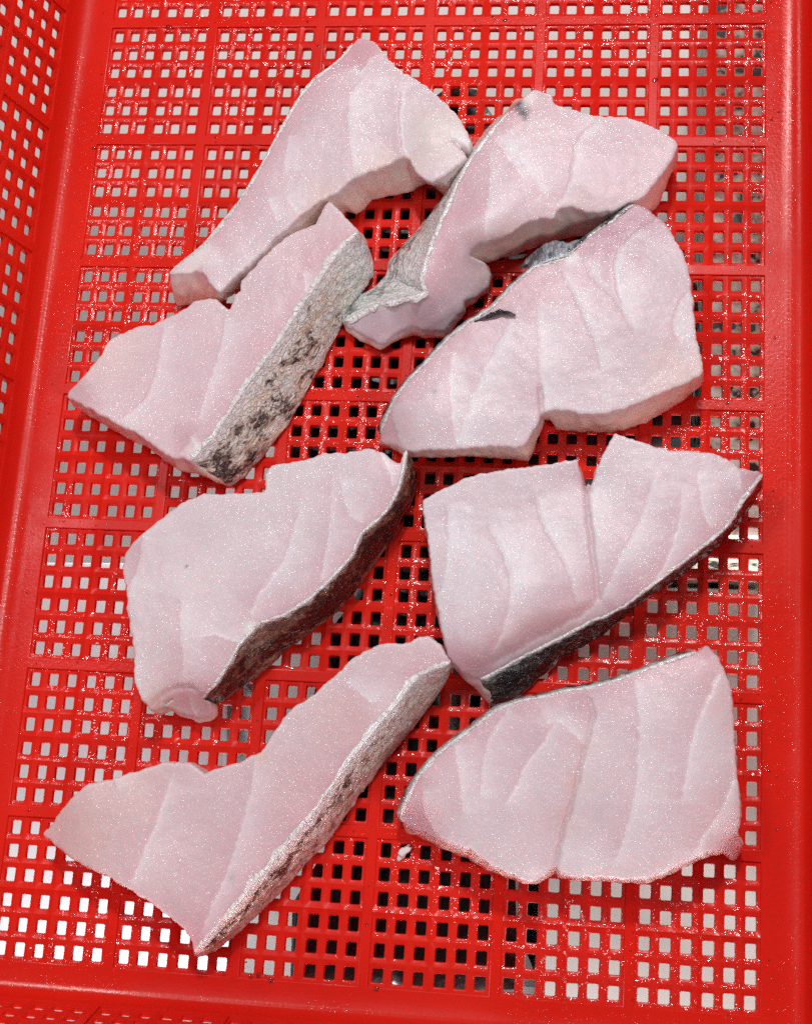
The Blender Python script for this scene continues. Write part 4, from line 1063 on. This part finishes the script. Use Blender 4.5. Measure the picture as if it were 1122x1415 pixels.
# ------------------------------------------------------------------ water
def water():
    v, f = [], []

    def drop(x, y, z, r, hgt, nsec=8):
        b = len(v)
        a0 = random.random() * 6
        ex = random.uniform(.75, 1.3)
        for (k, zz) in ((1.0, 0.0), (.86, .5), (.5, .87)):
            for s in range(nsec):
                a = a0 + s * 2 * math.pi / nsec
                rr = r * k * (1 + .18 * math.sin(2 * a + a0))
                v.append(((x + rr * math.cos(a) * ex) * MM, (y + rr * math.sin(a)) * MM, (z + hgt * zz) * MM))
        v.append((x * MM, y * MM, (z + hgt) * MM))
        for q in range(2):
            for s in range(nsec):
                w = (s + 1) % nsec
                f.append((b + q * nsec + s, b + q * nsec + w, b + (q + 1) * nsec + w, b + (q + 1) * nsec + s))
        for s in range(nsec):
            f.append((b + 2 * nsec + s, b + 2 * nsec + (s + 1) % nsec, b + 3 * nsec))
        f.append(tuple(b + s for s in reversed(range(nsec))))
    for _ in range(420):
        # on the flat ribs and margins of the floor
        bx, by = random.randrange(-1, NBX), random.randrange(-1, NBY)
        if random.random() < .5:
            x = X0 + bx * PERX + (5 + MID) * PX + GAP * PX / 2 + random.gauss(0, 1.1)
            y = random.uniform(FY0 + 2, FY1 - 2)
            if bx == -1:
                x = FX0 + random.uniform(1, 6)
            if bx == NBX - 1:
                x = FX1 - random.uniform(1, 6)
        else:
            y = Y0 + by * PERY + (5 + MID) * PY + GAP * PY / 2 + random.gauss(0, 1.2)
            x = random.uniform(FX0 + 2, FX1 - 2)
            if by == -1:
                y = FY0 + random.uniform(1, 8)
            if by == NBY - 1:
                y = FY1 - random.uniform(1, 8)
        r = min(1.5, .2 + random.expovariate(1 / .22))
        drop(x, y, .02, r, r * random.uniform(.2, .4))
    o = mesh_obj('water_droplets', mk_mesh('water_droplets', v, f, True), WATER)
    o['kind'] = 'stuff'
    o['label'] = 'clear water droplets scattered over the red basket floor'
    o['category'] = 'water'


water()


def scrap(label, x, y, sx, sy, sz, rot):
    bm = bmesh.new()
    bmesh.ops.create_icosphere(bm, subdivisions=3, radius=1.0)
    ca, sa = math.cos(rot), math.sin(rot)
    for q in bm.verts:
        d = 1 + .75 * noise.noise(q.co * 1.3 + Vector((x, y, 0))) + .2 * noise.noise(q.co * 3.1)
        px, py, pz = q.co.x * sx * d, q.co.y * sy * d, max(-.15, q.co.z * d) * sz
        q.co = ((px * ca - py * sa) * MM, (px * sa + py * ca) * MM, (pz + .15 * sz) * MM)
    me = bpy.data.meshes.new('fish_scrap')
    bm.to_mesh(me)
    bm.free()
    me.polygons.foreach_set('use_smooth', [True] * len(me.polygons))
    at = me.color_attributes.new('tint', 'FLOAT_COLOR', 'POINT')
    at.data.foreach_set('color', np.tile(np.array((.88, .82, .80, 1), np.float32), len(me.vertices)))
    o = mesh_obj('fish_scrap', me, FLESH)
    o.location = (x * MM, y * MM, -.0004)
    o['label'] = label
    o['category'] = 'scrap'


scrap('tiny white scrap of fish lying between the two upper right pieces', 43.0, 75.1, 4.2, 1.3, 1.2, 0.05)
scrap('small pale scrap stuck on the ribs left of the broad flaked piece', 10.8, -185.2, 3.4, 1.7, 1.0, 0.9)
